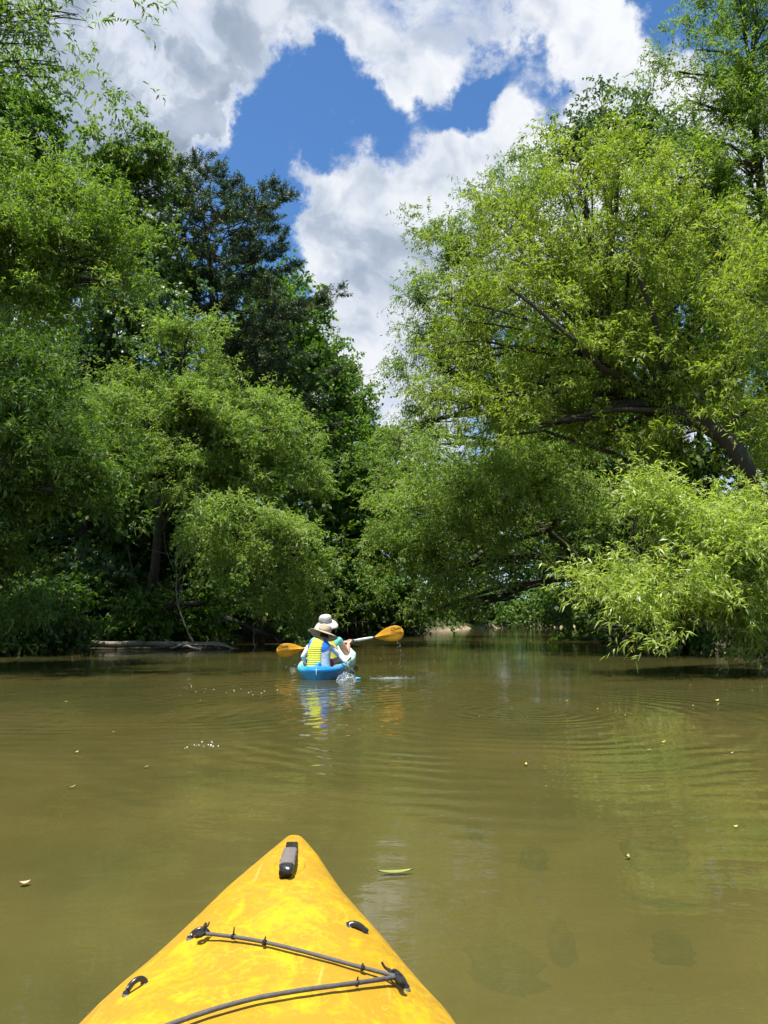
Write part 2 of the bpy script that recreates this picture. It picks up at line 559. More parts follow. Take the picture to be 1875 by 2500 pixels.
NLEAF = 0
CAMP = np.array([0, 0, CAM_Z])
WF1 = np.array([[1.1, .7, 2.6], [-.8, 1.3, 3.1], [1.9, -1.2, 1.8], [-2.1, -.9, 2.3], [3.2, 1.1, -4.1], [-1.0, 3.4, 4.6]])
WF2 = np.array([[2.3, 1.1, 1.7], [-1.6, 2.4, 2.2], [1.2, -2.6, 2.9], [3.9, 2.0, -3.3], [-3.1, 3.6, 2.7], [5.0, -2.0, 4.0]])
def field(p, F):
    return np.sin(p @ F.T + np.arange(6) * 1.7).sum(-1) / 1.9
def crown_points(c, r, n_twigs, st, scale, shell=.8, flat=1.0):
    """twig bases round an uneven ellipsoid, gathered in clumps"""
    c = np.array(c); r = np.array(r)
    cr = st['cr'] * scale
    M = max(6, int(14 * (r[0] * r[2] + r[0] * r[1] + r[1] * r[2]) / 3 / (cr * cr * 2.4)))
    u = unit(rng.normal(size=(M * 3, 3)))
    tocam = unit(CAMP - c)
    keep = (u @ tocam > -.25) | (rng.random(len(u)) < .35)
    keep &= (u[:, 2] > -.55) | (rng.random(len(u)) < .5)
    wv = rng.normal(size=(4, 3)) * 4.2; wp = rng.random(4) * 6
    g = np.sin(u @ wv.T + wp).sum(1) / 2.2
    keep &= g > -.55
    u = u[keep][:M]; g = g[keep][:M]
    M = len(u)
    ph = rng.random(3) * 6
    bump = 1 + .16 * g + .10 * np.sin(u[:, 0] * 5 + ph[0]) * np.sin(u[:, 2] * 6 + ph[1]) + .10 * np.sin(u[:, 1] * 9 + ph[2]) + .09 * rng.normal(size=M)
    rad = np.where(rng.random(M) < shell, .80 + .22 * rng.random(M) + .28 * rng.random(M) ** 6, .25 + .55 * rng.random(M)) * bump
    cc = c + u * rad[:, None] * r
    size = .45 + 1.15 * rng.random(M) ** 1.6
    pk = size ** 2; pk /= pk.sum()
    n_out = n_twigs
    n_twigs = int(n_twigs * 1.9)
    ci = rng.choice(M, n_twigs, p=pk)
    jit = rng.normal(size=(n_twigs, 3)) * .5
    base = cc[ci] + jit * (cr * size[ci])[:, None] * np.array([1, 1, .7 * flat])
    d = unit(u[ci] * np.array([1, 1, .6]) + unit(rng.normal(size=(n_twigs, 3))) * .75 + np.array([0, 0, st['up']]))
    tint = np.clip(.45 + .16 * rng.normal(size=M), 0, 1)[ci]
    tl = st['tl'] * scale * (.55 + .8 * rng.random(n_twigs))
    fld = field(base, WF1 / scale ** .6)
    sc_ = scale ** .5
    base = base + sc_ * .42 * np.stack([field(base, WF2 / sc_), field(base + 7.7, WF2 / sc_), .7 * field(base + 3.1, WF2 / sc_)], -1)
    order = np.argsort(-(np.clip(fld, -1.2, .4) + rng.random(n_twigs) * .75), kind='stable')[:n_out]
    return cc, base[order], d[order], tl[order], tint[order]

def curve_pts(a, b, sag=0.0, n=6, wig=.04, up=.25):
    a = Vector(a); b = Vector(b)
    L = (b - a).length
    out = []
    ph = random.random() * 6; w1 = Vector((random.gauss(0, 1), random.gauss(0, 1), random.gauss(0, .5))) * wig * L
    for i in range(n + 1):
        s = i / n
        p = a.lerp(b, s)
        p = p + Vector((0, 0, 1)) * (math.sin(math.pi * s) * sag * L) + w1 * math.sin(s * 6.0 + ph) * math.sin(math.pi * s)
        out.append(p)
    return out

def lobe_world(l):
    px, py, Y, rw, rh = l[:5]
    c = P(px, py, Y)
    dist = Y
    k = dist / 1875.0
    rx, rz = rw * k, rh * k * 1.02
    ry = l[5] if len(l) > 5 else (rx + rz) / 2
    return c, (rx, ry, rz)

def tree(name, label, cat, style, mat, trunk, lobes, n, scale=1.0, group=None, bark=None, r0=.22, twig_mat=None, branch_n=9, shell=.8, limbs=(), flat=1.0, slim=1.0):
    """trunk: list of (px,py,Y); lobes: (px,py,Y,rw,rh[,ry]); n = number of leaves"""
    global NLEAF
    st = dict(STYLE[style]); st['hw'] *= slim
    bark = bark or BARK
    tp = [P(*q) for q in trunk]
    base = tp[0]
    base.z = min(base.z, gh(base.x, base.y) - .15) if gh(base.x, base.y) > -.05 else -.35
    n = int(n * .68); st['hw'] *= 1.15; st['ll'] *= 1.05
    root = empty(name, base, label=label, cat=cat, group=group)
    inv = Matrix.Translation(-base)
    # trunk
    tb = MB()
    n_t = len(tp)
    fine = []
    for i in range(n_t - 1):
        for s in (0, .33, .66):
            a, b = tp[max(i - 1, 0)], tp[min(i + 2, n_t - 1)]
            p = tp[i].lerp(tp[i + 1], s)
            fine.append(p)
    fine.append(tp[-1])
    sm = [fine[0]] + [(fine[i - 1] + fine[i] * 2 + fine[i + 1]) / 4 for i in range(1, len(fine) - 1)] + [fine[-1]]
    rad = [r0 * (1.25 if i == 0 else 1 - .78 * i / (len(sm) - 1)) for i in range(len(sm))]
    tb.tube([p - base for p in sm], rad, 9)
    tb.build('trunk', bark, root)
    for lb in limbs:
        pts = [P(*q) - base for q in lb[1:]]
        f2 = []
        for i in range(len(pts) - 1):
            for s in (0, .5): f2.append(pts[i].lerp(pts[i + 1], s) + Vector((random.gauss(0, .02), 0, random.gauss(0, .02))))
        f2.append(pts[-1])
        MB().tube(f2, [lb[0] * (1 - .75 * i / (len(f2) - 1)) for i in range(len(f2))], 7).build('limb', bark, root)
    big = []
    for l in lobes:      # smaller knots of foliage breaking up each bough
        big.append(l)
        for q in range(3):
            a = random.uniform(-.5, math.pi + .5)
            k = random.uniform(.34, .55)
            dY = random.uniform(-.9, .3) * (l[3] + l[4]) / 2 * l[2] / 1875
            big.append((l[0] + math.cos(a) * l[3] * .78, l[1] - math.sin(a) * l[4] * .80, l[2] + dY, l[3] * k, l[4] * k * .8) + ((l[5] * k, (l[6] if len(l) > 6 else 1) * 1.1) if len(l) > 5 else ()))
    if style == 'pine': big = lobes
    lobes = big
    area = [l[3] * l[4] * (l[6] if len(l) > 6 else 1) for l in lobes]
    tot = sum(area)
    vs, ts = [], []
    tw = MB()
    basev = np.array(base)
    for l, a in zip(lobes, area):
        c, r = lobe_world(l)
        nt = max(4, int(n * a / tot / st['k']))
        cc, bs, d, tl, tint = crown_points(c, r, nt, st, scale, shell, flat)
        v, ti = leaves_from(bs - basev, d, tl, tint, st, scale)
        vs.append(v); ts.append(ti)
        # limb from the trunk to the lobe, sub branches to clumps
        j = min(range(len(sm)), key=lambda i: (sm[i] - c).length + 1.2 * max(0, sm[i].z - c.z) + (3 if i < len(sm) * .35 else 0))
        s0 = sm[j]
        if (c - s0).length > .4:
            pts = curve_pts(s0, c, .06, 6)
            rr = min(rad[j] * .75, .02 + .022 * (c - s0).length, r0 * .4)
            tw.tube([p - base for p in pts], [rr * (1 - .6 * i / 6) for i in range(7)], 5)
        else:
            rr = .04
        for q in range(min(branch_n if l[3] > 60 else max(2, branch_n // 3), len(cc))):
            e = Vector(cc[random.randrange(len(cc))])
            st0 = c.lerp(s0, random.random() * .5)
            pts = curve_pts(st0, e, .05, 4, .06)
            tw.tube([p - base for p in pts], [rr * .38 * (1 - .75 * i / 4) for i in range(5)], 3)
    o = leaf_object('crown', vs, ts, mat, root)
    o['kind'] = 'stuff'
    NLEAF += sum(len(x) for x in ts)
    if tw.v:
        b = tw.build('branches', bark, root); b['kind'] = 'stuff'
    return root

def pine(name, label, trunk, n, height_range, reach, scale=1.0, n_bough=60, seed_=3):
    global NLEAF
    rs_ = np.random.default_rng(seed_); pr = random.Random(seed_)
    tp = [P(*q) for q in trunk]
    base = tp[0]; base.z = gh(base.x, base.y) - .2
    root = empty(name, base, label=label, cat='tree')
    tb = MB(); k = len(tp)
    fine = []
    for i in range(k - 1):
        for s_ in (0, .33, .66): fine.append(tp[i].lerp(tp[i + 1], s_))
    fine.append(tp[-1])
    tb.tube([p - base for p in fine], [.22 * (1 - .93 * i / (len(fine) - 1)) for i in range(len(fine))], 9)
    tb.build('trunk', BARK_PINE, root)
    top = fine[-1].z
    st = dict(STYLE['pine'])
    B, D, TL, TI = [], [], [], []
    tw = MB()
    z0, z1 = height_range
    for q in range(n_bough):
        f = (q + pr.random() * .7) / n_bough
        z = z0 + (z1 - z0) * f
        j = min(range(len(fine)), key=lambda i: abs(fine[i].z - z))
        o = Vector((fine[j].x, fine[j].y, z))
        az = q * 2.4 + pr.uniform(-.5, .5)
        L = reach(f) * pr.uniform(.6, 1.15)
        rise = pr.uniform(-.06, .16) + .16 * f ** 3
        pts = []
        for i in range(7):
            s_ = i / 6
            w_ = .22 * math.sin(s_ * 4 + q)
            pts.append(o + Vector((math.cos(az + w_ * .4) * L * s_, math.sin(az + w_ * .4) * L * s_, L * (rise * s_ + .14 * s_ * s_ - .10 * math.sin(math.pi * s_)))))
        tw.tube([p - base for p in pts], [.036 * (1 - .8 * i / 6) * (.5 + L / 5) for i in range(7)], 5)
        m_ = max(14, int(n / st['k'] / n_bough * L / 2.6))
        for t_ in range(max(3, int(L * 3))):           # flat side sprays carrying the tufts
            s_ = .22 + .78 * pr.random() ** .8
            i = min(5, int(s_ * 6)); p = pts[i].lerp(pts[i + 1], s_ * 6 - i)
            a2 = az + pr.choice((-1, 1)) * pr.uniform(.5, 1.1)
            l2 = L * .30 * (1.15 - s_) + .35
            e = p + Vector((math.cos(a2) * l2, math.sin(a2) * l2, pr.uniform(.0, .16) * l2 + .05))
            tw.tube([p - base, (p.lerp(e, .5) + Vector((0, 0, -.02))) - base, e - base], [.018, .013, .006], 4)
            c_ = max(3, int(m_ / max(3, int(L * 3))))
            for h in range(c_):
                u_ = .25 + .75 * pr.random()
                bp_ = p.lerp(e, u_)
                B.append((bp_.x + pr.gauss(0, .07), bp_.y + pr.gauss(0, .07), bp_.z + pr.gauss(0, .035)))
                D.append((math.cos(a2) + pr.gauss(0, .6), math.sin(a2) + pr.gauss(0, .6), .55 + pr.gauss(0, .3)))
                TL.append(.24 * scale * pr.uniform(.6, 1.2)); TI.append(.4 + pr.gauss(0, .15))
    B = np.array(B) - np.array(base)
    v, ti = leaves_from(B, unit(np.array(D)), np.array(TL), np.clip(np.array(TI), 0, 1), st, scale)
    o = leaf_object('crown', [v], [ti], L_PINE, root); o['kind'] = 'stuff'
    NLEAF += len(ti)
    b = tw.build('branches', BARK_PINE, root); b['kind'] = 'stuff'
    return root

# ---- right bank
tree('willow_tree', 'broad yellow-green willow leaning out over the right bank with dark forked limbs', 'tree', 'willow', L_WILLOW_BRIGHT,
     [(1900, 1560, 18), (1850, 1300, 16.8), (1825, 1150, 16), (1770, 1060, 16), (1650, 1010, 16.6), (1560, 940, 18), (1480, 880, 18)],
     [(1500, 500, 18, 150, 150), (1330, 600, 19, 160, 140), (1430, 720, 18, 180, 150), (1220, 700, 20, 150, 130), (1620, 640, 17.5, 150, 160),
      (1175, 870, 20, 110, 120), (1330, 880, 18.5, 170, 140), (1520, 880, 17.5, 170, 150), (1700, 850, 17, 150, 160), (1125, 1000, 20, 90, 66),
      (1260, 1030, 19, 150, 90), (1470, 1060, 18, 170, 90), (1650, 1080, 17.5, 120, 80), (1780, 1000, 17, 110, 130), (1420, 420, 18.5, 80, 60)],
     150000, 1.0, r0=.30, shell=.7, branch_n=6,
     limbs=[(.10, (1660, 1005, 17.6), (1620, 880, 16.6), (1590, 760, 16.0), (1545, 640, 15.8), (1530, 560, 16)),
            (.09, (1560, 945, 17.6), (1470, 900, 16.6), (1400, 830, 16.2), (1290, 740, 16.6), (1220, 680, 17)),
            (.10, (1810, 1240, 18.3), (1720, 1215, 18), (1640, 1180, 18), (1500, 1110, 18.3), (1330, 1050, 18.6), (1200, 1070, 19)),
            (.05, (1600, 800, 17.3), (1680, 720, 17), (1740, 640, 17)), (.05, (1480, 890, 17.3), (1440, 1000, 17.2), (1400, 1080, 17.4))])
tree('willow_tree', 'low bright-leaved willow drooping to the water at the lower right, nearest on that bank', 'tree', 'willow', L_NEAR,
     [(1960, 1600, 15.5), (1850, 1560, 14.5), (1700, 1520, 13.8), (1590, 1470, 13.2), (1520, 1420, 12.6)],
     [(1590, 1250, 12.6, 44, 34), (1640, 1290, 12.5, 70, 42), (1580, 1350, 12.2, 56, 44), (1640, 1390, 12.0, 90, 54), (1750, 1330, 12.2, 90, 45), (1840, 1300, 12.4, 70, 54),
      (1530, 1430, 12.1, 40, 40), (1600, 1460, 11.8, 80, 36), (1730, 1430, 11.8, 90, 52), (1850, 1420, 11.5, 70, 70), (1700, 1390, 12.3, 80, 50), (1880, 1220, 13, 50, 60), (1790, 1500, 11.8, 70, 20), (1500, 1470, 12.3, 20, 20)],
     62000, 1.0, r0=.13, shell=.75, branch_n=12, slim=.78)
tree('willow_tree', 'mid-height willow with hanging tips under the big yellow-green willow, over the far water', 'tree', 'willow', L_WILLOW_MID,
     [(1560, 1560, 27), (1480, 1450, 26), (1380, 1330, 25), (1250, 1230, 24)],
     [(1000, 1330, 24, 75, 110), (1090, 1260, 23, 110, 100), (1200, 1180, 22.5, 130, 90), (1060, 1400, 24, 80, 80), (1160, 1380, 24, 100, 90),
      (1330, 1170, 22, 130, 80), (1270, 1290, 23.5, 130, 90), (1420, 1250, 23, 110, 80), (1010, 1210, 26, 70, 70), (1120, 1490, 24.5, 60, 40, 1, .5), (1010, 1100, 26, 70, 70)],
     105000, 1.1, r0=.24, shell=.7,
     limbs=[(.08, (1330, 1290, 24.5), (1230, 1330, 24), (1180, 1350, 23.8), (1120, 1400, 23.6)), (.09, (1500, 1470, 26), (1400, 1400, 25), (1300, 1340, 24.5), (1200, 1300, 24))])
tree('willow_tree', 'grey-green willow standing behind the left edge of the big yellow-green willow', 'tree', 'willow', L_WILLOW_GREY,
     [(1470, 1545, 38), (1370, 1300, 36), (1230, 1000, 34), (1180, 800, 33), (1150, 650, 33)],
     [(1090, 600, 33, 70, 80), (1080, 730, 33, 90, 110), (1065, 850, 33, 80, 100), (1045, 970, 33, 66, 90), (1250, 510, 32, 100, 90), (1200, 640, 33, 120, 110),
      (1150, 800, 33, 100, 120), (1110, 930, 33, 120, 120), (1025, 1090, 34, 56, 70), (1330, 500, 33, 90, 70)],
     80000, 1.45, r0=.3, shell=.7)
tree('poplar_tree', 'dark round-leaved tree top standing up behind the willows against the white cloud', 'tree', 'broad', L_SHINY,
     [(1520, 1540, 34), (1500, 1000, 34), (1490, 500, 34), (1470, 260, 34)],
     [(1465, 275, 34, 48, 48), (1390, 350, 34, 60, 50), (1500, 350, 34, 80, 60), (1560, 300, 34, 60, 60), (1440, 420, 34, 90, 60), (1340, 390, 34, 30, 30), (1600, 380, 34, 80, 90)],
     26000, 1.3, r0=.3, shell=.5, branch_n=22)
tree('willow_tree', 'tallest willow, filling the upper right corner above the other trees', 'tree', 'willow', L_WILLOW,
     [(1960, 1560, 23), (1930, 1100, 22.5), (1890, 700, 22), (1850, 400, 21.5), (1830, 150, 21)],
     [(1810, 60, 21, 110, 100), (1740, 200, 21, 110, 110), (1700, 330, 21, 110, 110), (1820, 330, 21, 120, 140), (1760, 480, 20.5, 140, 130), (1640, 450, 21.5, 90, 90),
      (1850, 620, 20.5, 130, 130), (1760, 650, 21.5, 110, 120), (1870, 850, 21, 110, 140), (1860, 40, 21.5, 90, 120), (1900, 250, 21, 90, 160), (1880, 1080, 20, 80, 120)],
     125000, 1.05, r0=.3, shell=.65)
tree('willow_tree', 'bright willow spray reaching in from the right edge halfway up', 'tree', 'willow', L_WILLOW_BRIGHT,
     [(2120, 1560, 15), (2100, 1100, 14.5), (2020, 850, 14), (1930, 770, 13.5)],
     [(1890, 740, 13, 55, 60), (1910, 830, 13, 60, 50), (1960, 700, 13.5, 90, 90)],
     7000, 1.0, r0=.1)
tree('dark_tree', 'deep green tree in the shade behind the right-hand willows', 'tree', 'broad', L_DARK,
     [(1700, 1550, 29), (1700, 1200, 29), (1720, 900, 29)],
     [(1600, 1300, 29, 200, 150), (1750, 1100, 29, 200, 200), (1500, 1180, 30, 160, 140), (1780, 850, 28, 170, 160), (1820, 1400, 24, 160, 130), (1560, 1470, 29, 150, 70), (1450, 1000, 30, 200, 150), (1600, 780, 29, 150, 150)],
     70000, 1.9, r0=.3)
# ---- far end
tree('dark_tree', 'blue-green shaded tree on the far bank where the river bends right', 'tree', 'broad', L_DARK,
     [(1330, 1525, 70), (1330, 1400, 70), (1330, 1200, 70)],
     [(1300, 1350, 70, 130, 140), (1420, 1380, 72, 120, 130), (1200, 1400, 70, 90, 110), (1350, 1180, 74, 160, 140), (1160, 1280, 74, 90, 120), (1500, 1400, 70, 130, 120)],
     34000, 3.0, r0=.3)
tree('bush', 'pale sunlit bush at the water on the far bank', 'bush', 'broad', L_GRASS,
     [(1265, 1533, 62), (1265, 1500, 62)],
     [(1270, 1510, 62, 36, 20), (1240, 1518, 62, 26, 14), (1310, 1500, 63, 30, 26)],
     5000, 1.8, r0=.05)
tree('maple_tree', 'hazy green tree closing the river gap below the lowest cloud', 'tree', 'broad', L_BROAD_LIGHT,
     [(960, 1500, 85), (955, 1250, 85), (950, 1080, 85)],
     [(915, 1110, 85, 40, 50), (900, 1180, 82, 60, 80), (960, 1140, 85, 70, 70), (950, 1260, 80, 90, 90), (1020, 1200, 85, 60, 80), (880, 1080, 88, 26, 34)],
     26000, 3.2, r0=.3)
# ---- left bank, far to near
tree('locust_tree', 'pale airy tree top showing beyond the dark ridge of trees, left of the sky gap', 'tree', 'broad', L_BROAD_LIGHT,
     [(800, 1500, 66), (810, 1200, 66), (820, 950, 66)],
     [(820, 905, 66, 38, 45), (790, 960, 66, 60, 60), (850, 1000, 66, 40, 60), (845, 900, 66, 20, 20)],
     10000, 2.4, r0=.3, shell=.6)
tree('maple_tree', 'dark green maple behind the pine, with a sunlit right shoulder', 'tree', 'broad', L_BROAD,
     [(700, 1530, 47), (700, 1200, 47), (690, 850, 47)],
     [(690, 760, 46, 70, 80), (650, 830, 46, 90, 90), (730, 850, 46, 60, 80), (760, 960, 46, 90, 90), (690, 980, 45, 120, 110), (830, 1060, 47, 70, 90), (780, 1120, 46, 110, 100), (620, 720, 47, 60, 50), (610, 900, 46, 90, 90)],
     85000, 2.0, r0=.35)
tree('maple_tree', 'dense green tree on the left bank behind the two paddlers', 'tree', 'broad', L_BROAD,
     [(860, 1550, 37), (850, 1350, 37), (830, 1150, 37)],
     [(820, 1130, 38, 90, 90), (880, 1230, 38, 80, 90), (770, 1250, 37, 110, 100), (850, 1350, 36, 100, 90), (930, 1330, 38, 60, 80), (920, 1430, 37, 90, 60), (960, 1490, 38, 60, 35), (760, 1400, 34, 100, 80), (850, 1460, 34, 100, 50)],
     90000, 1.6, r0=.25)
PT = P(470, 425, 34).z
pine('pine_tree', 'dark blue-green pine with flat layered boughs, tallest on the left skyline',
     [(540, 1540, 35), (530, 1200, 34.5), (525, 900, 34.2), (515, 700, 34), (500, 560, 34), (482, 415, 34)], 150000, (9.0, PT - .1),
     lambda f: 5.2 if f < .5 else 5.2 - 1.5 * (f - .5) / .35 if f < .85 else 3.7 * (1.03 - f) / .18 + .5, 1.55, 112, 12)
tree('locust_tree', 'tall slender light green tree left of the pine, seen against grey cloud', 'tree', 'broad', L_BROAD_LIGHT,
     [(330, 1550, 30), (320, 1100, 30), (300, 800, 30), (300, 600, 30), (300, 450, 30)],
     [(290, 360, 30, 60, 50), (360, 400, 30, 50, 45), (240, 420, 30, 50, 50), (310, 460, 30, 70, 45), (380, 470, 30, 35, 30), (260, 530, 30, 70, 60), (350, 560, 30, 70, 50), (300, 650, 30, 90, 60), (380, 660, 30, 60, 50), (240, 640, 30, 60, 60)],
     52000, 1.25, r0=.2, shell=.6, branch_n=16)
tree('maple_tree', 'broadleaf crown at the upper left edge below the hanging willow branch', 'tree', 'broad', L_BROAD,
     [(20, 1550, 27), (20, 1000, 27), (10, 600, 27), (0, 350, 27)],
     [(40, 240, 27, 80, 60), (0, 300, 27, 110, 80), (90, 350, 27, 60, 50), (30, 400, 27, 110, 50), (-30, 480, 27, 120, 80), (110, 460, 27, 60, 60)],
     36000, 1.2, r0=.3, shell=.65)
tree('magnolia_tree', 'dark glossy-leaved tree between the left willows', 'tree', 'broad', L_SHINY,
     [(200, 1560, 25), (210, 1200, 25), (220, 900, 25)],
     [(170, 830, 25, 110, 80), (280, 800, 25, 90, 70), (220, 930, 24.5, 120, 90), (120, 960, 24.5, 100, 90), (330, 740, 26, 80, 60), (200, 1060, 24, 120, 80)],
     48000, 1.35, r0=.2)
tree('willow_tree', 'large hanging willow at the left edge, level with the pine', 'tree', 'willow', L_WILLOW,
     [(-260, 1560, 18), (-220, 1100, 18), (-140, 800, 17.5), (-40, 650, 17.5)],
     [(60, 470, 18, 110, 70), (180, 540, 18, 100, 80), (60, 600, 17.5, 140, 100), (230, 640, 18, 80, 70), (120, 700, 17.5, 130, 70), (-60, 560, 17, 120, 140), (280, 700, 18, 50, 50, 1, .5), (20, 740, 18, 100, 60)],
     80000, 1.05, r0=.3, shell=.7)
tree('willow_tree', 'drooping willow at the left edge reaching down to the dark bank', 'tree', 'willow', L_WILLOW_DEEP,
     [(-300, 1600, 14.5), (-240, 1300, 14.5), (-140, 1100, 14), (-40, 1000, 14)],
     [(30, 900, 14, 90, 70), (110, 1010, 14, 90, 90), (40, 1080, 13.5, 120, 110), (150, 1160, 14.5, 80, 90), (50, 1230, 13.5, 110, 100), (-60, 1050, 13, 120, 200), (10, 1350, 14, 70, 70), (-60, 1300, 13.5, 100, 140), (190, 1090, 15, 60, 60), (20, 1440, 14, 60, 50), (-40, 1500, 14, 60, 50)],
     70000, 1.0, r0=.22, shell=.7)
tree('willow_tree', 'willow branch hanging in from the top left corner', 'tree', 'willow', L_WILLOW_GREY,
     [(-500, 1650, 11.5), (-460, 900, 11.5), (-360, 300, 11.3), (-200, 50, 11.2), (-60, -60, 11)],
     [(60, 30, 11, 70, 50), (140, 20, 11, 60, 40), (200, -20, 11, 50, 40), (90, 110, 11, 45, 50, .6), (130, 190, 11, 45, 50, .4, .8), (20, 110, 11, 50, 60), (-60, 20, 11, 100, 90), (210, 50, 11, 30, 30, .3, .6), (-250, 100, 11, 160, 160, 2, .5), (-450, 0, 11.5, 220, 260, 3, .4), (-300, -250, 12, 250, 200, 3, .3), (-330, 420, 12, 160, 160, 2, .4)],  # outermost left lobes: unseen crown, enlarged to shade water along the left bank
     24000, .95, r0=.05, shell=.6, branch_n=3, limbs=[(.016, (-60, 20, 11), (40, 150, 11), (120, 240, 11))])
tree('willow_tree', 'pointed light green willow on the left bank above the fallen log', 'tree', 'willow', L_WILLOW_MID,
     [(330, 1545, 23.5), (375, 1430, 23), (385, 1300, 22.5), (400, 1100, 22), (430, 950, 22), (455, 830, 22)],
     [(475, 800, 22, 34, 46), (440, 870, 22, 64, 60), (390, 970, 22, 100, 70), (530, 970, 22, 84, 56), (600, 1050, 22, 110, 80), (480, 1060, 21.5, 130, 90), (350, 1080, 21.5, 120, 90),
      (640, 1140, 22, 85, 60), (560, 1160, 21.5, 100, 50), (290, 1150, 22, 90, 45), (430, 1150, 21, 100, 45), (690, 1170, 22.5, 45, 45), (240, 1080, 22, 60, 55)],
     125000, 1.05, r0=.17, shell=.7, branch_n=9,
     limbs=[(.07, (380, 1330, 22.6), (440, 1200, 22.2), (500, 1120, 22)), (.06, (390, 1200, 22.3), (330, 1120, 22), (290, 1080, 22))])
tree('willow_tree', 'lower rounded willow lobe over the bank between the pointed willow and the paddlers', 'tree', 'willow', L_WILLOW_MID,
     [(640, 1555, 24.6), (630, 1480, 23.5), (610, 1400, 22.5), (590, 1330, 21.5)],
     [(520, 1300, 19.6, 50, 22), (590, 1275, 19.4, 60, 26), (665, 1320, 19.8, 55, 28), (600, 1350, 20.2, 70, 26), (700, 1400, 20.6, 50, 26), (650, 1450, 21.2, 50, 22), (735, 1340, 20.5, 28, 24), (730, 1470, 21.5, 34, 20)],
     34000, 1.05, r0=.13, shell=.7, branch_n=10)
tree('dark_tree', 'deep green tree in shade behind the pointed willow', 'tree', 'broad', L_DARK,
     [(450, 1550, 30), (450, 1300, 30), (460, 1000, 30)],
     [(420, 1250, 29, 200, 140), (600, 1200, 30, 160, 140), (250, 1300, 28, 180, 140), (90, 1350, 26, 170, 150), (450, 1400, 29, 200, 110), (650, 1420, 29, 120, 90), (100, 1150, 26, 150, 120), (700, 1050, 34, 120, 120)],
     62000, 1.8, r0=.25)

tree('dark_tree', 'shaded far tree seen through the arch under the right-hand willows', 'tree', 'broad', L_DARK,
     [(1180, 1533, 68), (1180, 1400, 68), (1180, 1300, 68)],
     [(1100, 1420, 68, 90, 90), (1200, 1480, 68, 110, 50), (1100, 1250, 70, 90, 120), (1060, 1480, 66, 60, 50)], 16000, 3.0, r0=.25)
tree('dark_tree', 'dim tree standing on the right bank between the arch and the bright drooping willow', 'tree', 'broad', L_DARK,
     [(1480, 1545, 42), (1480, 1400, 42), (1480, 1200, 42)],
     [(1440, 1250, 42, 120, 110), (1530, 1380, 40, 130, 120), (1480, 1480, 42, 80, 60), (1340, 1150, 44, 120, 100), (1600, 1500, 34, 120, 60)], 26000, 2.2, r0=.25)

tree('maple_tree', 'shaded broadleaf filling the gloom behind the left-hand willows', 'tree', 'broad', L_DARK,
     [(250, 1550, 38), (250, 1300, 38), (250, 1000, 38)],
     [(150, 1050, 38, 160, 160), (330, 900, 38, 130, 140), (400, 1150, 38, 160, 160), (180, 1300, 38, 160, 140), (560, 1150, 40, 120, 160), (330, 1430, 38, 260, 110), (30, 850, 38, 130, 160)], 40000, 2.6, r0=.3)
tree('maple_tree', 'shaded broadleaf seen through the middle of the big yellow-green willow', 'tree', 'broad', L_DARK,
     [(1500, 1540, 44), (1500, 1200, 44), (1500, 800, 44)],
     [(1350, 820, 44, 160, 160), (1550, 850, 44, 160, 160), (1280, 1050, 44, 150, 130), (1450, 1080, 44, 180, 120), (1600, 600, 44, 130, 140), (1750, 700, 44, 150, 200)], 30000, 2.8, r0=.3)

tree('dark_tree', 'far hazy-green tree closing the view under the arching right-hand boughs', 'tree', 'broad', L_DARK,
     [(1400, 1533, 84), (1400, 1400, 84), (1400, 1250, 84)],
     [(1250, 1300, 84, 130, 130), (1420, 1300, 84, 140, 140), (1580, 1350, 84, 130, 130), (1350, 1470, 82, 170, 60), (1540, 1480, 82, 130, 50), (1300, 1150, 86, 130, 110), (1480, 1130, 86, 140, 110)], 26000, 3.6, r0=.3)
tree('dark_tree', 'far tree closing the view between the trunks at the left edge', 'tree', 'broad', L_DARK,
     [(100, 1545, 52), (100, 1400, 52), (100, 1250, 52)],
     [(0, 1250, 52, 130, 150), (150, 1300, 52, 130, 130), (60, 1430, 50, 170, 90), (280, 1380, 52, 130, 130), (480, 1400, 52, 140, 110), (-100, 1350, 50, 130, 160)], 26000, 2.8, r0=.3)

# ------------------------------------------------------------------ low bank growth
def bush(label, px, py, Y, rw, rh, mat=None, n=5000, scale=1.0, style='broad', group=None, name='bush', seedn=3, r0=.03):
    ls = []
    for i in range(seedn):
        a = (i + .5) / seedn - .5
        ls.append((px + a * rw * 1.3, py - rh * (.6 + .3 * random.random()), Y + random.uniform(-.5, .5), rw * .62, rh * .62))
    return tree(name, label, 'bush', style, mat or L_DARK, [(px, py, Y), (px + 5, py - rh * .5, Y)], ls, n, scale, r0=r0, branch_n=5, group=group, shell=.6)
bush('low dark bush at the far left of the shaded bank', 60, 1560, 21, 110, 90, n=7000, scale=1.2)
bush('broad-leaved bush behind the left end of the fallen log', 230, 1545, 24, 120, 90, L_BROAD, 9000, 1.2)
bush('mossy green bush at the foot of the pointed willow', 470, 1535, 25, 120, 70, L_BROAD, 9000, 1.1)
bush('bush under the lower willow lobe beside the dead twigs', 610, 1550, 27, 90, 80, L_DARK, 7000, 1.2)
bush('dark bush on the bank just left of the paddlers', 720, 1552, 31, 90, 90, L_DARK, 8000, 1.4)
bush('bush on the bank right behind the adult\'s hat', 830, 1550, 32.5, 80, 80, L_DARK, 8000, 1.4)
bush('leafy bush above the yellow blade held out over the water', 930, 1545, 36, 80, 70, L_BROAD, 8000, 1.6)
bush('light bush at the last point of the left bank', 1010, 1540, 40, 60, 60, L_BROAD_LIGHT, 7000, 1.6)
bush('bush in deep shade under the bright drooping willow', 1740, 1590, 18.6, 150, 110, L_DARK, 11000, 1.2)
bush('dark bush on the right bank behind the half-sunk branch', 1560, 1570, 26, 110, 80, L_DARK, 8000, 1.4)
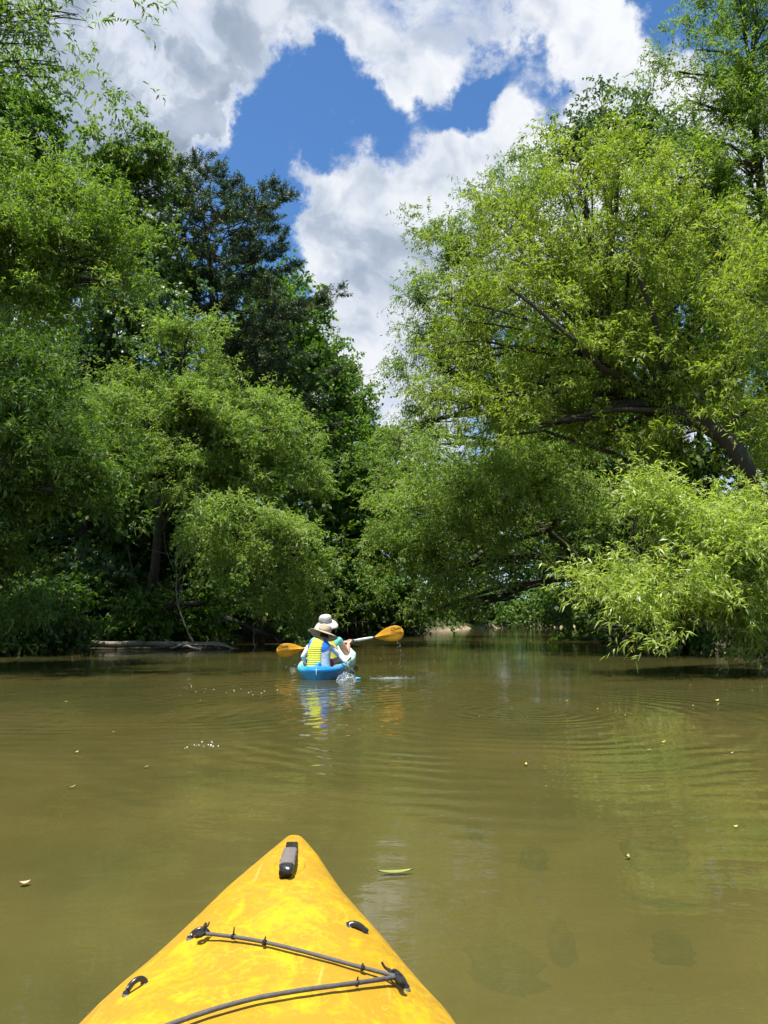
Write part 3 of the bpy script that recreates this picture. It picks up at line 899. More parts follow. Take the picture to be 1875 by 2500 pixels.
bush('shrub far down the right bank in the shade', 1460, 1545, 45, 80, 60, L_BROAD, 6000, 1.9)
bush('tall shaded shrub beyond the first sandbar', 1390, 1534, 63, 80, 60, L_DARK, 6000, 2.4)
bush('shrub beside the pale sunlit bush on the far bank', 1190, 1533, 63, 70, 50, L_BROAD, 6000, 2.4)
bush('round shrub between the far sandbar and the drooping willow tips', 1120, 1535, 60, 60, 50, L_DARK, 6000, 2.4)
bush('big-leaved sapling lit in the gloom behind the log', 180, 1440, 24, 90, 50, L_SHINY, 2500, 1.3)
bush('small tuft of green hanging at the water left of the paddlers', 690, 1545, 27, 30, 26, L_BROAD, 1500, 1.0)

bush('low dark bush closing the gap between the left log end and the leaning trunk', 310, 1552, 23.5, 90, 60, L_DARK, 6000, 1.1)
bush('shaded bush at the waterline in the far left corner', 20, 1592, 18.6, 120, 80, L_DARK, 7000, 1.1)
bush('ferny bush overhanging the water left of the bleached log', 130, 1578, 19.8, 90, 50, L_BROAD, 6000, 1.0, style='fern')
bush('ferny bush behind the middle of the bleached log', 400, 1558, 23, 110, 46, L_BROAD, 6000, 1.0, style='fern')
def cover_strip():
    n = 90000
    x = rng.uniform(-32, 34, n); y = rng.uniform(2, 75, n)
    d = river_dist(x, y) + .25 * wob(x * 1.2, y * 1.2)
    k = (d > .35) & (d < 9) & (rng.random(n) < 1.25 - d / 9) & (np.hypot(x, y) > 9)
    x, y, d = x[k], y[k], d[k]
    dist = np.hypot(x, y)
    kk = rng.random(len(x)) < np.clip(26 / dist, .25, 1) * .5
    x, y = x[kk], y[kk]
    base = np.stack([x, y, ground_h(x, y)], -1)
    T = len(x)
    dr = unit(rng.normal(size=(T, 3)) * np.array([1, 1, .3]) + np.array([0, 0, 1.1]))
    sc = np.clip(np.hypot(x, y) / 22, .9, 2.2)
    st = dict(STYLE['fern'])
    v, ti = leaves_from(base, dr, .5 * (.4 + rng.random(T)) * np.sqrt(sc), np.clip(.4 + .2 * rng.normal(size=T), 0, 1), st, 1.3)
    o = leaf_object('ground_cover', [v], [ti], L_BROAD)
    prop(o, kind='stuff', label='ferns and weeds carpeting both river banks')
cover_strip()

# ------------------------------------------------------------------ dead wood
def wood(name, label, pts, radii, mat, cat='branch', twigs=(), n=8, group=None, side=None):
    wp = [P(*q) for q in pts]
    base = wp[0].copy()
    root = empty(name, base, label=label, cat=cat, group=group)
    f2 = []; fr = []
    for i in range(len(wp) - 1):
        for s in (0, .25, .5, .75):
            f2.append(wp[i].lerp(wp[i + 1], s) + Vector((random.gauss(0, .012), random.gauss(0, .012), random.gauss(0, .014))) - base)
            fr.append((radii[i] * (1 - s) + radii[i + 1] * s) * random.uniform(.88, 1.1))
    f2.append(wp[-1] - base); fr.append(radii[-1])
    MB().tube(f2, fr, n).build('stem', mat, root)
    for tw in twigs:
        r = tw[0]
        tp = [P(*q) - base for q in tw[1:]]
        tt = []
        for i in range(len(tp) - 1):
            for s in (0, .5): tt.append(tp[i].lerp(tp[i + 1], s) + Vector((random.gauss(0, .008), 0, random.gauss(0, .008))))
        tt.append(tp[-1])
        MB().tube(tt, [r * (1 - .7 * i / (len(tt) - 1)) for i in range(len(tt))], 6).build('twig', mat, root)
    return root
wood('fallen_log', 'long bleached log lying at the waterline under the left bank', [(150, 1566, 21), (260, 1571, 21), (400, 1573, 21.2), (520, 1572, 21.4), (585, 1586, 21.3)], [.06, .075, .07, .06, .03], DEADWOOD, 'log', n=12)
wood('fallen_log', 'second weathered log half under water behind the long bleached one', [(170, 1586, 20.6), (330, 1584, 20.7), (480, 1582, 20.8), (560, 1583, 20.9)], [.03, .05, .045, .02], DEADDARK, 'log', n=10)
wood('dead_branch', 'pale forked dead branch lying across the right end of the log', [(400, 1562, 20.6), (450, 1577, 20.4), (490, 1586, 20.2)], [.02, .035, .03], DEADWOOD,
     twigs=[(.022, (415, 1582, 20.3), (450, 1572, 20.4), (520, 1574, 20.6), (575, 1580, 20.7)), (.015, (500, 1583, 20.2), (508, 1560, 20.3), (505, 1552, 20.3)), (.015, (440, 1574, 20.4), (418, 1586, 20.2))])
wood('dead_branch', 'tall dead sapling of bare white twigs rising above the log', [(476, 1578, 21.2), (450, 1520, 21.4), (434, 1478, 21.5), (430, 1440, 21.6), (432, 1330, 21.8)], [.03, .022, .02, .016, .006], DEADWOOD,
     twigs=[(.013, (432, 1455, 21.5), (400, 1435, 21.4), (382, 1420, 21.3)), (.012, (434, 1452, 21.5), (455, 1405, 21.5), (474, 1372, 21.4)), (.012, (440, 1450, 21.5), (470, 1428, 21.4), (498, 1412, 21.3)),
            (.010, (430, 1400, 21.7), (405, 1345, 21.7), (400, 1300, 21.7)), (.009, (432, 1380, 21.7), (470, 1330, 21.7), (520, 1300, 21.7)), (.009, (431, 1360, 21.7), (360, 1340, 21.6), (340, 1370, 21.5))])
wood('leaning_trunk', 'thick dark leaning trunk under the pointed willow', [(270, 1560, 22.6), (350, 1515, 22.8), (420, 1480, 23), (500, 1470, 23.2)], [.13, .14, .12, .08], DEADDARK, 'trunk', n=12,
     twigs=[(.05, (380, 1495, 22.9), (330, 1420, 22.9), (310, 1330, 22.9)), (.06, (300, 1550, 22.5), (265, 1520, 22.2), (240, 1500, 22)), (.05, (430, 1480, 23), (445, 1380, 23), (470, 1280, 23))])
wood('leaning_trunk', 'dark sloping trunk reaching the water left of the paddlers', [(530, 1500, 24.2), (600, 1530, 23.6), (660, 1555, 23)], [.09, .09, .07], DEADDARK, 'trunk', n=10,
     twigs=[(.04, (600, 1530, 23.6), (605, 1480, 23.4), (592, 1430, 23.3)), (.02, (640, 1545, 23.2), (680, 1555, 22.9), (720, 1568, 22.6))])
wood('dead_branch', 'white curled twig standing in front of the bank bushes', [(560, 1522, 22.6), (540, 1515, 22.4), (520, 1530, 22.3)], [.014, .012, .006], DEADWOOD,
     twigs=[(.010, (548, 1517, 22.4), (556, 1502, 22.3)), (.009, (538, 1515, 22.4), (528, 1502, 22.4))])
wood('stake', 'single pale stake standing upright in the water by the log', [(622, 1590, 22), (619, 1560, 22.1), (618, 1535, 22.1)], [.018, .018, .010], DEADWOOD, 'stake')
wood('root_tangle', 'grey hanging roots on the cut bank behind the adult paddler', [(840, 1525, 30), (880, 1518, 30.5), (900, 1520, 31)], [.04, .04, .02], DEADDARK, 'roots',
     twigs=[(.02, (848, 1523, 30), (850, 1560, 29.8)), (.02, (868, 1519, 30.3), (872, 1556, 30)), (.02, (885, 1518, 30.5), (886, 1552, 30.2)), (.018, (897, 1520, 31), (902, 1550, 30.6)), (.015, (858, 1520, 30), (862, 1545, 29.9))])
wood('dead_branch', 'bleached stick crossing at the water beyond the raised blade', [(1000, 1528, 36), (1012, 1540, 35), (1024, 1548, 34)], [.03, .04, .02], DEADWOOD,
     twigs=[(.02, (1012, 1540, 35), (1003, 1546, 34.6)), (.015, (1015, 1541, 35), (1030, 1538, 35))])
wood('dead_branch', 'dark broken branch poking out of the water in mid river on the right', [(1430, 1541, 30), (1450, 1545, 29.5), (1470, 1551, 29)], [.05, .07, .05], DEADDARK, twigs=[(.04, (1470, 1551, 29), (1445, 1556, 28.6), (1432, 1560, 28.3))])
wood('dead_branch', 'dark limb dipping into the water under the drooping willow', [(1560, 1545, 22), (1535, 1556, 22), (1520, 1562, 21.5)], [.05, .07, .04], DEADDARK,
     twigs=[(.04, (1560, 1568, 21), (1610, 1578, 20.5), (1650, 1590, 19.6))])
wood('dead_branch', 'forked dead stick leaning out of the water at the right edge', [(1875, 1640, 14), (1860, 1620, 14.3), (1875, 1600, 14.6), (1890, 1585, 15)], [.02, .03, .03, .03], DEADDARK,
     twigs=[(.015, (1860, 1620, 14.3), (1848, 1626, 14.1)), (.015, (1872, 1604, 14.5), (1855, 1590, 14.5))])
wood('dead_branch', 'fan of pale dead twigs under the left side of the drooping willow', [(1560, 1540, 17.5), (1520, 1528, 17.2), (1470, 1518, 17)], [.02, .014, .005], DEADWOOD,
     twigs=[(.01, (1545, 1535, 17.4), (1500, 1536, 17), (1465, 1532, 16.8)), (.01, (1540, 1533, 17.4), (1500, 1510, 17.2), (1462, 1500, 17)), (.008, (1530, 1530, 17.3), (1490, 1524, 17), (1450, 1524, 16.9))])

# ------------------------------------------------------------------ own yellow kayak
def interp(pts, y):
    pts = sorted(pts)
    if y <= pts[0][0]: return pts[0][1]
    for (a, b), (c, d) in zip(pts, pts[1:]):
        if y <= c: return b + (d - b) * (y - a) / (c - a)
    return pts[-1][1]
def edge_z(py): return .335 - (py - 2050) / 450 * .085
EL = [(688, 2060), (650, 2090), (614, 2120), (542, 2181), (481, 2241), (418, 2301), (352, 2362), (279, 2422), (213, 2482), (195, 2500)]
ER = [(748, 2060), (777, 2090), (796, 2120), (838, 2181), (891, 2241), (944, 2301), (994, 2362), (1045, 2422), (1102, 2482), (1120, 2500)]
el = [PZ(x, y, edge_z(y)) for x, y in EL]; er = [PZ(x, y, edge_z(y)) for x, y in ER]
KL = [(p.y, p.x) for p in el]; KR = [(p.y, p.x) for p in er]
yb = el[-1].y
tipc = PZ(717, 2046, .345)
KL += [(.75, el[-1].x - .05), (.3, -.36), (-.4, -.385), (-1.2, -.30), (-1.75, -.12), (-1.95, -.03)]
KR += [(.75, er[-1].x + .035), (.3, .25), (-.4, .275), (-1.2, .19), (-1.75, .01), (-1.95, -.05)]
KE = [(p.y, p.z) for p in el] + [(.5, .235), (-.5, .225), (-1.95, .30)]
y_tip = tipc.y
def prof(y):
    xl, xr, ze = interp(KL, y), interp(KR, y), interp(KE, y)
    w = (xr - xl) / 2; c = (xr + xl) / 2
    hc = .012 + min(.075, .26 * w)
    return c, w, ze, hc
def deckz(x, y):
    c, w, ze, hc = prof(y)
    t = min(1, abs(x - c) / max(w, 1e-4))
    return ze + hc * (1 - t ** 2.6) ** .8
ys = [y_tip - .004] 
y0 = max(p.y for p in el)
ys = list(np.linspace(-1.95, y0, 90))
rings = []
NR = 40
for y in ys:
    c, w, ze, hc = prof(y)
    rg = []
    for k in range(NR):
        th = 2 * math.pi * k / NR
        cx, sz = math.cos(th), math.sin(th)
        t = (abs(cx) ** .9) * (1 if cx >= 0 else -1)
        if sz >= 0:
            z = ze + hc * (max(0, 1 - abs(t) ** 2.6)) ** .8
            rg.append((c + w * t, y, z))
        else:
            dep = ze + .10
            rg.append((c + w * t * (1 - .25 * abs(sz)), y - .05 * abs(sz), ze - dep * abs(sz) ** .8))
    rings.append(rg)
# rounded tip
c, w, ze, hc = prof(y0)
for f, g in ((.35, .93), (.65, .75), (.88, .46), (.99, .12)):
    yy = y0 + (y_tip + .012 - y0) * f
    rg = []
    for k in range(NR):
        x, y_, z = rings[len(ys) - 1][k]
        zc = ze - .02 if z > ze - .03 else z
        rg.append((c + (x - c) * g, yy - (.05 * abs(math.sin(2 * math.pi * k / NR)) if k > NR / 2 else 0), ze - .02 + (z - ze + .02) * g if z > ze - .03 else z * (.6 + .4 * g) + .0))
    rings.append(rg)
mt, t, out = mat_new('yellow_plastic')
tcn = t.n('ShaderNodeTexCoord'); ob = tcn.outputs['Object']
sw = t.noise(ob, 9.0, 9, .70, 1.1)
mpp = t.n('ShaderNodeMapping'); mpp.inputs['Scale'].default_value = (1, .6, 1); mpp.inputs['Rotation'].default_value = (0, 0, .5)
t.l(ob, mpp.inputs[0])
sw2 = t.noise(mpp.outputs[0], 30.0, 8, .68, 1.6)
f = t.maprange(t.m('ADD', t.m('MULTIPLY', sw, .65), t.m('MULTIPLY', sw2, .35)),   .40, .54, smooth=True)
c = t.mix(t.m('MULTIPLY', f, .80), (.525, .318, .007), (.320, .180, .013))
lines = t.maprange(t.m('ABSOLUTE', t.m('SUBTRACT', t.noise(ob, 11, 3, .5, 1.8), .5)), .0, .012, .55, 0)
c = t.mix(lines, c, (.62, .39, .02))
sp = t.maprange(t.noise(ob, 95, 3, .6), .66, .74, 0, .35)
c = t.mix(t.m('MULTIPLY', sp, t.maprange(t.noise(ob, 9, 2), .5, .62)), c, (.22, .12, .02))
scr = t.n('ShaderNodeMapping'); scr.inputs['Scale'].default_value = (60, 4, 10); scr.inputs['Rotation'].default_value = (0, 0, .9); t.l(ob, scr.inputs[0])
scn = t.noise(scr.outputs[0], 1.0, 2, .5)
c = t.mix(t.maprange(scn, .70, .76, 0, .35), c, (.64, .46, .12))
b = principled(t, c, t.maprange(sw2, .35, .65, .42, .60), .35)
bp = t.n('ShaderNodeBump'); bp.inputs['Strength'].default_value = .25; bp.inputs['Distance'].default_value = .004
t.l(t.m('ADD', t.noise(ob, 30, 4, .6), t.m('MULTIPLY', scn, .6)), bp.inputs['Height']); t.l(bp.outputs[0], b.inputs['Normal'])
t.l(b.outputs[0], out.inputs[0])
YEL = mt
BLACK = simple_mat('black_plastic', (.018, .018, .018), .28, .6, .4, 30)
GREYRUB = simple_mat('grey_rubber', (.15, .13, .12), .75, .3, .35, 90, .6)
CORD = simple_mat('grey_cord', (.085, .082, .082), .65, .3, .25, 60, .35)
CORDD = simple_mat('dark_cord', (.025, .024, .024), .8, .25, .4, 160, .8)
kay = empty('yellow_kayak', (0, 0, 0), label='yellow kayak bow with worn mottled deck pointing up the river', cat='kayak')
MB().loft(rings).build('hull', YEL, kay)

def dk(px, py, lift=0.0):
    z = .33
    for _ in range(12):
        p = PZ(px, py, z)
        z = .5 * z + .5 * (deckz(p.x, min(p.y, y0)) + lift)
    p.z = deckz(p.x, min(p.y, y0)) + lift
    return p
def path(mb, pts, r, n=8, sub=6, wob_=.0, ru=None):
    """smooth tube through points"""
    out = []
    m = len(pts)
    for i in range(m - 1):
        p0, p1, p2, p3 = pts[max(i - 1, 0)], pts[i], pts[i + 1], pts[min(i + 2, m - 1)]
        for s in range(sub):
            u = s / sub
            out.append(.5 * ((2 * p1) + (p2 - p0) * u + (2 * p0 - 5 * p1 + 4 * p2 - p3) * u * u + (3 * p1 - p0 - 3 * p2 + p3) * u ** 3))
    out.append(pts[-1])
    k = len(out)
    rr = [(r if not hasattr(r, '__len__') else r[0] + (r[1] - r[0]) * i / (k - 1)) * (1 + random.uniform(-wob_, wob_)) for i in range(k)]
    mb.tube(out, rr, n)
    return out
# carry handle at the bow: webbing, ribbed sleeve, black end
def strap(name, pxs, lifts, halfw, thick, mat, wr=0):
    pts = [dk(x, y, l) for (x, y), l in zip(pxs, lifts)]
    fine = []
    for i in range(len(pts) - 1):
        for s in range(6): fine.append(pts[i].lerp(pts[i + 1], s / 6))
    fine.append(pts[-1])
    rg = []
    for i, p in enumerate(fine):
        tdir = (fine[min(i + 1, len(fine) - 1)] - fine[max(i - 1, 0)]).normalized()
        sd = tdir.cross(Vector((0, 0, 1))).normalized(); up = sd.cross(tdir)
        w = (halfw if not hasattr(halfw, '__len__') else halfw[0] + (halfw[1] - halfw[0]) * i / (len(fine) - 1)) * (1 + (wr * math.sin(i * 2.4)))
        th = thick * (1 + wr * 2.5 * math.sin(i * 2.1 + 1))
        ring = []
        for k in range(12):
            a = 2 * math.pi * k / 12
            ca, sa = math.cos(a), math.sin(a)
            ring.append(p + sd * (w * math.copysign(abs(ca) ** .45, ca)) + up * (th * math.copysign(abs(sa) ** .6, sa)))
        rg.append(ring)
    return MB().loft(rg).build(name, mat, kay)
strap('strap', [(713, 2058), (712, 2072), (708, 2084), (703, 2100), (700, 2126)], [.001, .006, .012, .012, .006], .0130, .0028, BLACK)
gr = strap('handle_sleeve', [(709, 2077), (706, 2090), (702, 2104), (700, 2116)], [.011, .017, .019, .015], (.0142, .0155), .0068, GREYRUB, .05)
strap('handle_end', [(701, 2112), (699, 2122), (697, 2131), (696, 2134)], [.014, .016, .010, .004], (.0142, .0125), .0078, BLACK)
# raised moulding ring under the handle
pe = dk(700, 2128, 0)
rg = []
for k in range(22):
    a = 2 * math.pi * k / 22
    x = pe.x + .030 * math.cos(a); y = pe.y + .035 + .055 * math.sin(a)
    rg.append(Vector((x, y, deckz(x, min(y, y0)) - .0015)))
mbx = MB(); mbx.tube(rg + [rg[0]], .0035, 6, cap=False); mbx.build('moulded_rim', YEL, kay)

def pad_eye(px, py, ang, L=.020, h=.011, r=.0042, name='pad_eye', foot=True):
    c = dk(px, py)
    d = Vector((math.cos(ang), math.sin(ang), 0))
    pts = []
    for i in range(11):
        a = math.pi * i / 10
        p = c + d * (L * math.cos(a))
        p.z = deckz(p.x, p.y) - .001 + h * math.sin(a)
        pts.append(p)
    mb = MB(); mb.tube(pts, [r * (1.35 if i in (0, 1, 9, 10) else 1) for i in range(11)], 8)
    o = mb.build(name, BLACK, kay)
    if foot:
        for sgn in (-1, 1):
            q = c + d * (L * sgn); q.z = deckz(q.x, q.y)
            MB().ball(q, (.0065, .0065, .0038), 10, 6).build('screw', simple_screw, o)
    return o
simple_screw = simple_mat('steel_screw', (.35, .35, .34), .3, .6, .2, 40, Metallic=.8)
pad_eye(484, 2284, .25, .013, .010)
pad_eye(871, 2267, 0.0, .013, .007, .0056)
pad_eye(331, 2414, .75, .014, .013, .0042)
pad_eye(972, 2398, -.75, .016, .012, .0042)
def dk_path(pxs, lift): return [dk(x, y, lift if not hasattr(lift, '__len__') else lift[i]) for i, (x, y) in enumerate(pxs)]
mb = MB(); path(mb, dk_path([(490, 2279), (520, 2281), (575, 2288), (645, 2300), (740, 2323), (850, 2353), (930, 2374), (966, 2384)], [.012, .010, .008, .007, .007, .007, .009, .014]), .0031, wob_=.04)
mb.build('bungee_cord', CORD, kay)
mb = MB(); path(mb, dk_path([(972, 2384), (950, 2388), (860, 2401), (760, 2414), (690, 2425), (620, 2438), (530, 2462), (440, 2492), (380, 2515), (300, 2550)], [.014, .011, .009, .009, .009, .009, .009, .009, .01, .01]), .0034, wob_=.04)
mb.build('bungee_cord', CORD, kay)
mb = MB()
path(mb, dk_path([(486, 2284), (492, 2276), (497, 2266), (503, 2254)], [.010, .014, .018, .022]), (.0036, .0022), wob_=.15)
path(mb, dk_path([(497, 2266), (507, 2260), (511, 2251)], [.016, .02, .022]), (.002, .001), wob_=.15)
path(mb, dk_path([(480, 2285), (492, 2282), (510, 2276)], [.012, .014, .008]), (.0042, .003), wob_=.1)
mb.ball(dk(488, 2281, .011), (.007, .006, .005), 10, 6)
mb.build('cord_knot', CORDD, kay)
mb = MB()
mb.ball(dk(967, 2383, .013), (.0085, .006, .006), 10, 6); mb.ball(dk(972, 2391, .012), (.006, .007, .006), 10, 6)
path(mb, dk_path([(966, 2384), (952, 2370), (940, 2362), (932, 2349)], [.014, .014, .014, .02]), (.0032, .0014), wob_=.1)
path(mb, dk_path([(968, 2385), (972, 2376), (962, 2370), (955, 2378)], [.014, .018, .018, .012]), .003, wob_=.1)
path(mb, dk_path([(972, 2388), (978, 2398), (985, 2405)], [.012, .016, .012]), (.004, .004), wob_=.1)
mb.build('cord_knot', CORDD, kay)
for (x, y, dx, dy) in ((570, 2287, 1, -16), (646, 2301, 2, -8), (872, 2401, 2, -8), (885, 2363, 1, -5)):
    c = dk(x, y, .008)
    mb = MB()
    d = (dk(x + 12, y + 3, .008) - c).normalized()
    mb.tube([c - d * .0025, c + d * .0025], .0044, 8)
    mb.tube([c + Vector((0, 0, .003)), c + Vector((.0006 * dx, .001, .003 - dy * .0007))], [.0016, .001], 5)
    mb.build('cable_tie', CORDD, kay)

# ------------------------------------------------------------------ skinned figures
def skin_mesh(name, chains, mat, parent, sub=2, extra=None, root_ix=0):
    """chains: list of lists of (point, radius or (rx,ry)); equal points are shared joints"""
    vi = {}; vs = []; rs = []; es = []
    for ch in chains:
        last = None
        for p, r in ch:
            key = tuple(round(x, 4) for x in p)
            if key not in vi:
                vi[key] = len(vs); vs.append(tuple(p)); rs.append(r if hasattr(r, '__len__') else (r, r))
            if last is not None and last != vi[key]: es.append((last, vi[key]))
            last = vi[key]
    me = bpy.data.meshes.new(name)
    me.from_pydata(vs, es, [])
    o = bpy.data.objects.new(name, me); COL.objects.link(o)
    sk = o.modifiers.new('skin', 'SKIN'); sk.use_smooth_shade = True; sk.branch_smoothing = .3
    for i, sv in enumerate(me.skin_vertices[0].data):
        sv.radius = rs[i]; sv.use_root = (i == root_ix)
    sb = o.modifiers.new('subd', 'SUBSURF'); sb.levels = sub; sb.render_levels = sub
    dg = bpy.context.evaluated_depsgraph_get()
    dg.update()
    m2 = bpy.data.meshes.new_from_object(o.evaluated_get(dg))
    v = [Vector(x.co) for x in m2.vertices]; f = [tuple(p.vertices) for p in m2.polygons]
    bpy.data.objects.remove(o)
    mb = MB(); mb.v = v; mb.f = f
    if extra: extra(mb)
    r = mb.build(name, mat, parent)
    return r

def skin_mat(name, col):
    m, t, out = mat_new(name)
    tcn = t.n('ShaderNodeTexCoord')
    n_ = t.noise(tcn.outputs['Object'], 25, 3, .5)
    c = t.mix(n_, tuple(Vector(col) * .9), tuple(Vector(col) * 1.08))
    b = principled(t, c, .5, .4)
    b.inputs['Subsurface Weight'].default_value = .12
    b.inputs['Subsurface Radius'].default_value = (.01, .004, .002)
    t.l(b.outputs[0], out.inputs[0]); return m
SKIN_A = skin_mat('skin_adult', (.58, .29, .20))
SKIN_C = skin_mat('skin_child', (.42, .22, .15))
def cloth_mat(name, col, var=.1, fold=.5, rough=.85):
    m, t, out = mat_new(name)
    tcn = t.n('ShaderNodeTexCoord')
    n_ = t.noise(tcn.outputs['Object'], 14, 4, .55, 1.2)
    w_ = t.noise(tcn.outputs['Object'], 400, 2, .5)
    cv = Vector(col)
    c = t.mix(n_, tuple(cv * (1 - var)), tuple(cv * (1 + var * .5)))
    b = principled(t, c, rough, .2)
    bp = t.n('ShaderNodeBump'); bp.inputs['Strength'].default_value = fold; bp.inputs['Distance'].default_value = .02
    t.l(t.m('ADD', n_, t.m('MULTIPLY', w_, .05)), bp.inputs['Height']); t.l(bp.outputs[0], b.inputs['Normal'])
    t.l(b.outputs[0], out.inputs[0]); return m
C_WHITE = cloth_mat('white_cloth', (.56, .56, .62), .08, .7)
C_MINT = cloth_mat('mint_cloth', (.15, .52, .42), .1, .6)
C_CREAM = cloth_mat('cream_cloth', (.54, .50, .45), .08, .6)
C_TAN = cloth_mat('tan_cloth', (.42, .34, .24), .12, .4)
C_RED = cloth_mat('red_cloth', (.55, .02, .05), .1, .6)
C_BLACK = cloth_mat('black_cloth', (.015, .015, .018), .1, .5)
C_BLUE = cloth_mat('blue_cloth', (.02, .16, .70), .08, .3)
C_GREYV = cloth_mat('pale_grey_cloth', (.42, .50, .55), .12, .4)
C_YEL2 = cloth_mat('dull_yellow_cloth', (.60, .48, .07), .1, .4)
HAIR_B = cloth_mat('brown_hair', (.035, .018, .010), .4, .8, .6)
EYE = simple_mat('eye', (.03, .02, .015), .2, .5, .1)
mt, t, out = mat_new('yellow_quilted_cloth')
tcn = t.n('ShaderNodeTexCoord'); sx = t.n('ShaderNodeSeparateXYZ'); t.l(tcn.outputs['Object'], sx.inputs[0])
st_ = t.m('SINE', t.m('MULTIPLY', sx.outputs[2], 2 * math.pi / .030))
low = t.maprange(sx.outputs[2], .13, .02)
stripe = t.m('MULTIPLY', t.m('GREATER_THAN', st_, t.m('SUBTRACT', 1.0, t.m('MULTIPLY', low, .95))), 1.0)
c = t.mix(stripe, t.mix(t.noise(tcn.outputs['Object'], 16, 3), (.58, .60, .05), (.68, .70, .08)), (.26, .40, .24))
b = principled(t, c, .7, .25)
bp = t.n('ShaderNodeBump'); bp.inputs['Strength'].default_value = .5; bp.inputs['Distance'].default_value = .004
t.l(st_, bp.inputs['Height']); t.l(bp.outputs[0], b.inputs['Normal']); t.l(b.outputs[0], out.inputs[0])
C_YELV = mt

def head_extra(c, r, face, up=Vector((0, 0, 1))):
    """adds a shaped head (jaw, nose, ears) turned towards 'face' to a mesh"""
    face = face.normalized(); side = face.cross(up).normalized(); up2 = side.cross(face)
    def pt(x, y, z): return c + side * x + face * y + up2 * z
    def f(mb):
        rings = []
        for j in range(13):
            ph = math.pi * (j + .05) / 12.1
            z = -math.cos(ph) * r * 1.22
            s = math.sin(ph)
            ring = []
            for k in range(18):
                a = 2 * math.pi * k / 18
                x = math.cos(a) * s * r * .88; y = math.sin(a) * s * r * 1.02
                if z < 0:
                    q = -z / (r * 1.22)
                    x *= 1 - .22 * q; y = y * (1 - .15 * q) + r * .16 * q
                if y > 0 and abs(x) < r * .25 and -.35 * r < z < .1 * r: y += r * .10
                ring.append(pt(x, y, z))
            rings.append(ring)
        mb.loft(rings)
        mb.loft([[pt(-.05 * r, r * .98, .15 * r), pt(.05 * r, r * .98, .15 * r), pt(.0, r * 1.02, .2 * r)], [pt(-.15 * r, r * .95, -.25 * r), pt(.15 * r, r * .95, -.25 * r), pt(0, r * 1.28, -.2 * r)], [pt(-.08 * r, r * .94, -.33 * r), pt(.08 * r, r * .94, -.33 * r), pt(0, r * 1.05, -.32 * r)]])
        mb.loft([[pt(x * .26 * r, r * (.98 - .05 * abs(x)), (-.55 + z) * r) for x, z in ((-1, 0), (0, .07), (1, 0), (0, -.08))], [pt(x * .22 * r, r * (1.06 - .05 * abs(x)), (-.55 + z) * r) for x, z in ((-1, 0), (0, .03), (1, 0), (0, -.05))]])
        for sg in (-1, 1):
            rg = []
            for d_, sc in ((0, 1), (.16, 1.15), (.2, .8)):
                rg.append([pt(sg * (r * .84 + d_ * r), (-.05 + .16 * math.cos(a) * sc) * r - .05 * r, (-.05 + .27 * math.sin(a) * sc) * r) for a in [2 * math.pi * i / 10 for i in range(10)]])
            mb.loft(rg)
    return f, pt
def eyes(pt, r, parent):
    for sg in (-1, 1):
        MB().ball(pt(sg * .32 * r, r * .93, .05 * r), r * .11, 8, 6).build('eye', EYE, parent)
def hair_cap(pt, r, parent, mat, low=-.35, back=1.06):
    rings = []
    for j in range(8):
        ph = math.pi * (.05 + .95 * j / 7 * .62)
        z = math.cos(ph) * r * 1.3
        s = math.sin(ph)
        ring = []
        for k in range(20):
            a = 2 * math.pi * k / 20
            x = math.cos(a) * s * r * .98; y = math.sin(a) * s * r * 1.10
            zz = z
            if y > 0 and z < .35 * r: zz = .35 * r; y *= .97
            elif z < low * r: zz = low * r
            ring.append(pt(x, y - .03 * r, zz))
        rings.append(ring)
    MB().loft(rings).build('hair', mat, parent)

def fingers(mb, wrist, hand_c, across, curl, size, n=4):
    """palm wedge with four unequal bent fingers and a thumb"""
    d = (hand_c - wrist).normalized(); ac = across.normalized(); cu = curl.normalized()
    rings = []
    for s, w, th in ((-.1, .30, .22), (.25, .40, .20), (.7, .48, .17), (1.0, .46, .15)):
        c = wrist + d * (size * .55 * s)
        rings.append([c + ac * (size * w * .5 * math.cos(a)) + cu * (size * th * .5 * math.sin(a)) for a in [2 * math.pi * i / 10 for i in range(10)]])
    mb.loft(rings)
    k0 = wrist + d * size * .52
    for i in range(n):
        off = (i - 1.5) / 3 * size * .36
        L = size * (.46, .52, .50, .38)[i]
        b = k0 + ac * off
        pts = [b, b + d * L * .4 + cu * L * .08, b + d * L * .62 + cu * L * .42, b + d * L * .5 + cu * L * .78]
        mb.tube(pts, [size * .062, size * .058, size * .05, size * .038], 6)
    b = wrist + d * size * .15 - ac * size * .18
    mb.tube([b, b - ac * size * .14 + d * size * .16 + cu * size * .08, b - ac * size * .10 + d * size * .34 + cu * size * .22], [size * .075, size * .065, size * .045], 6)

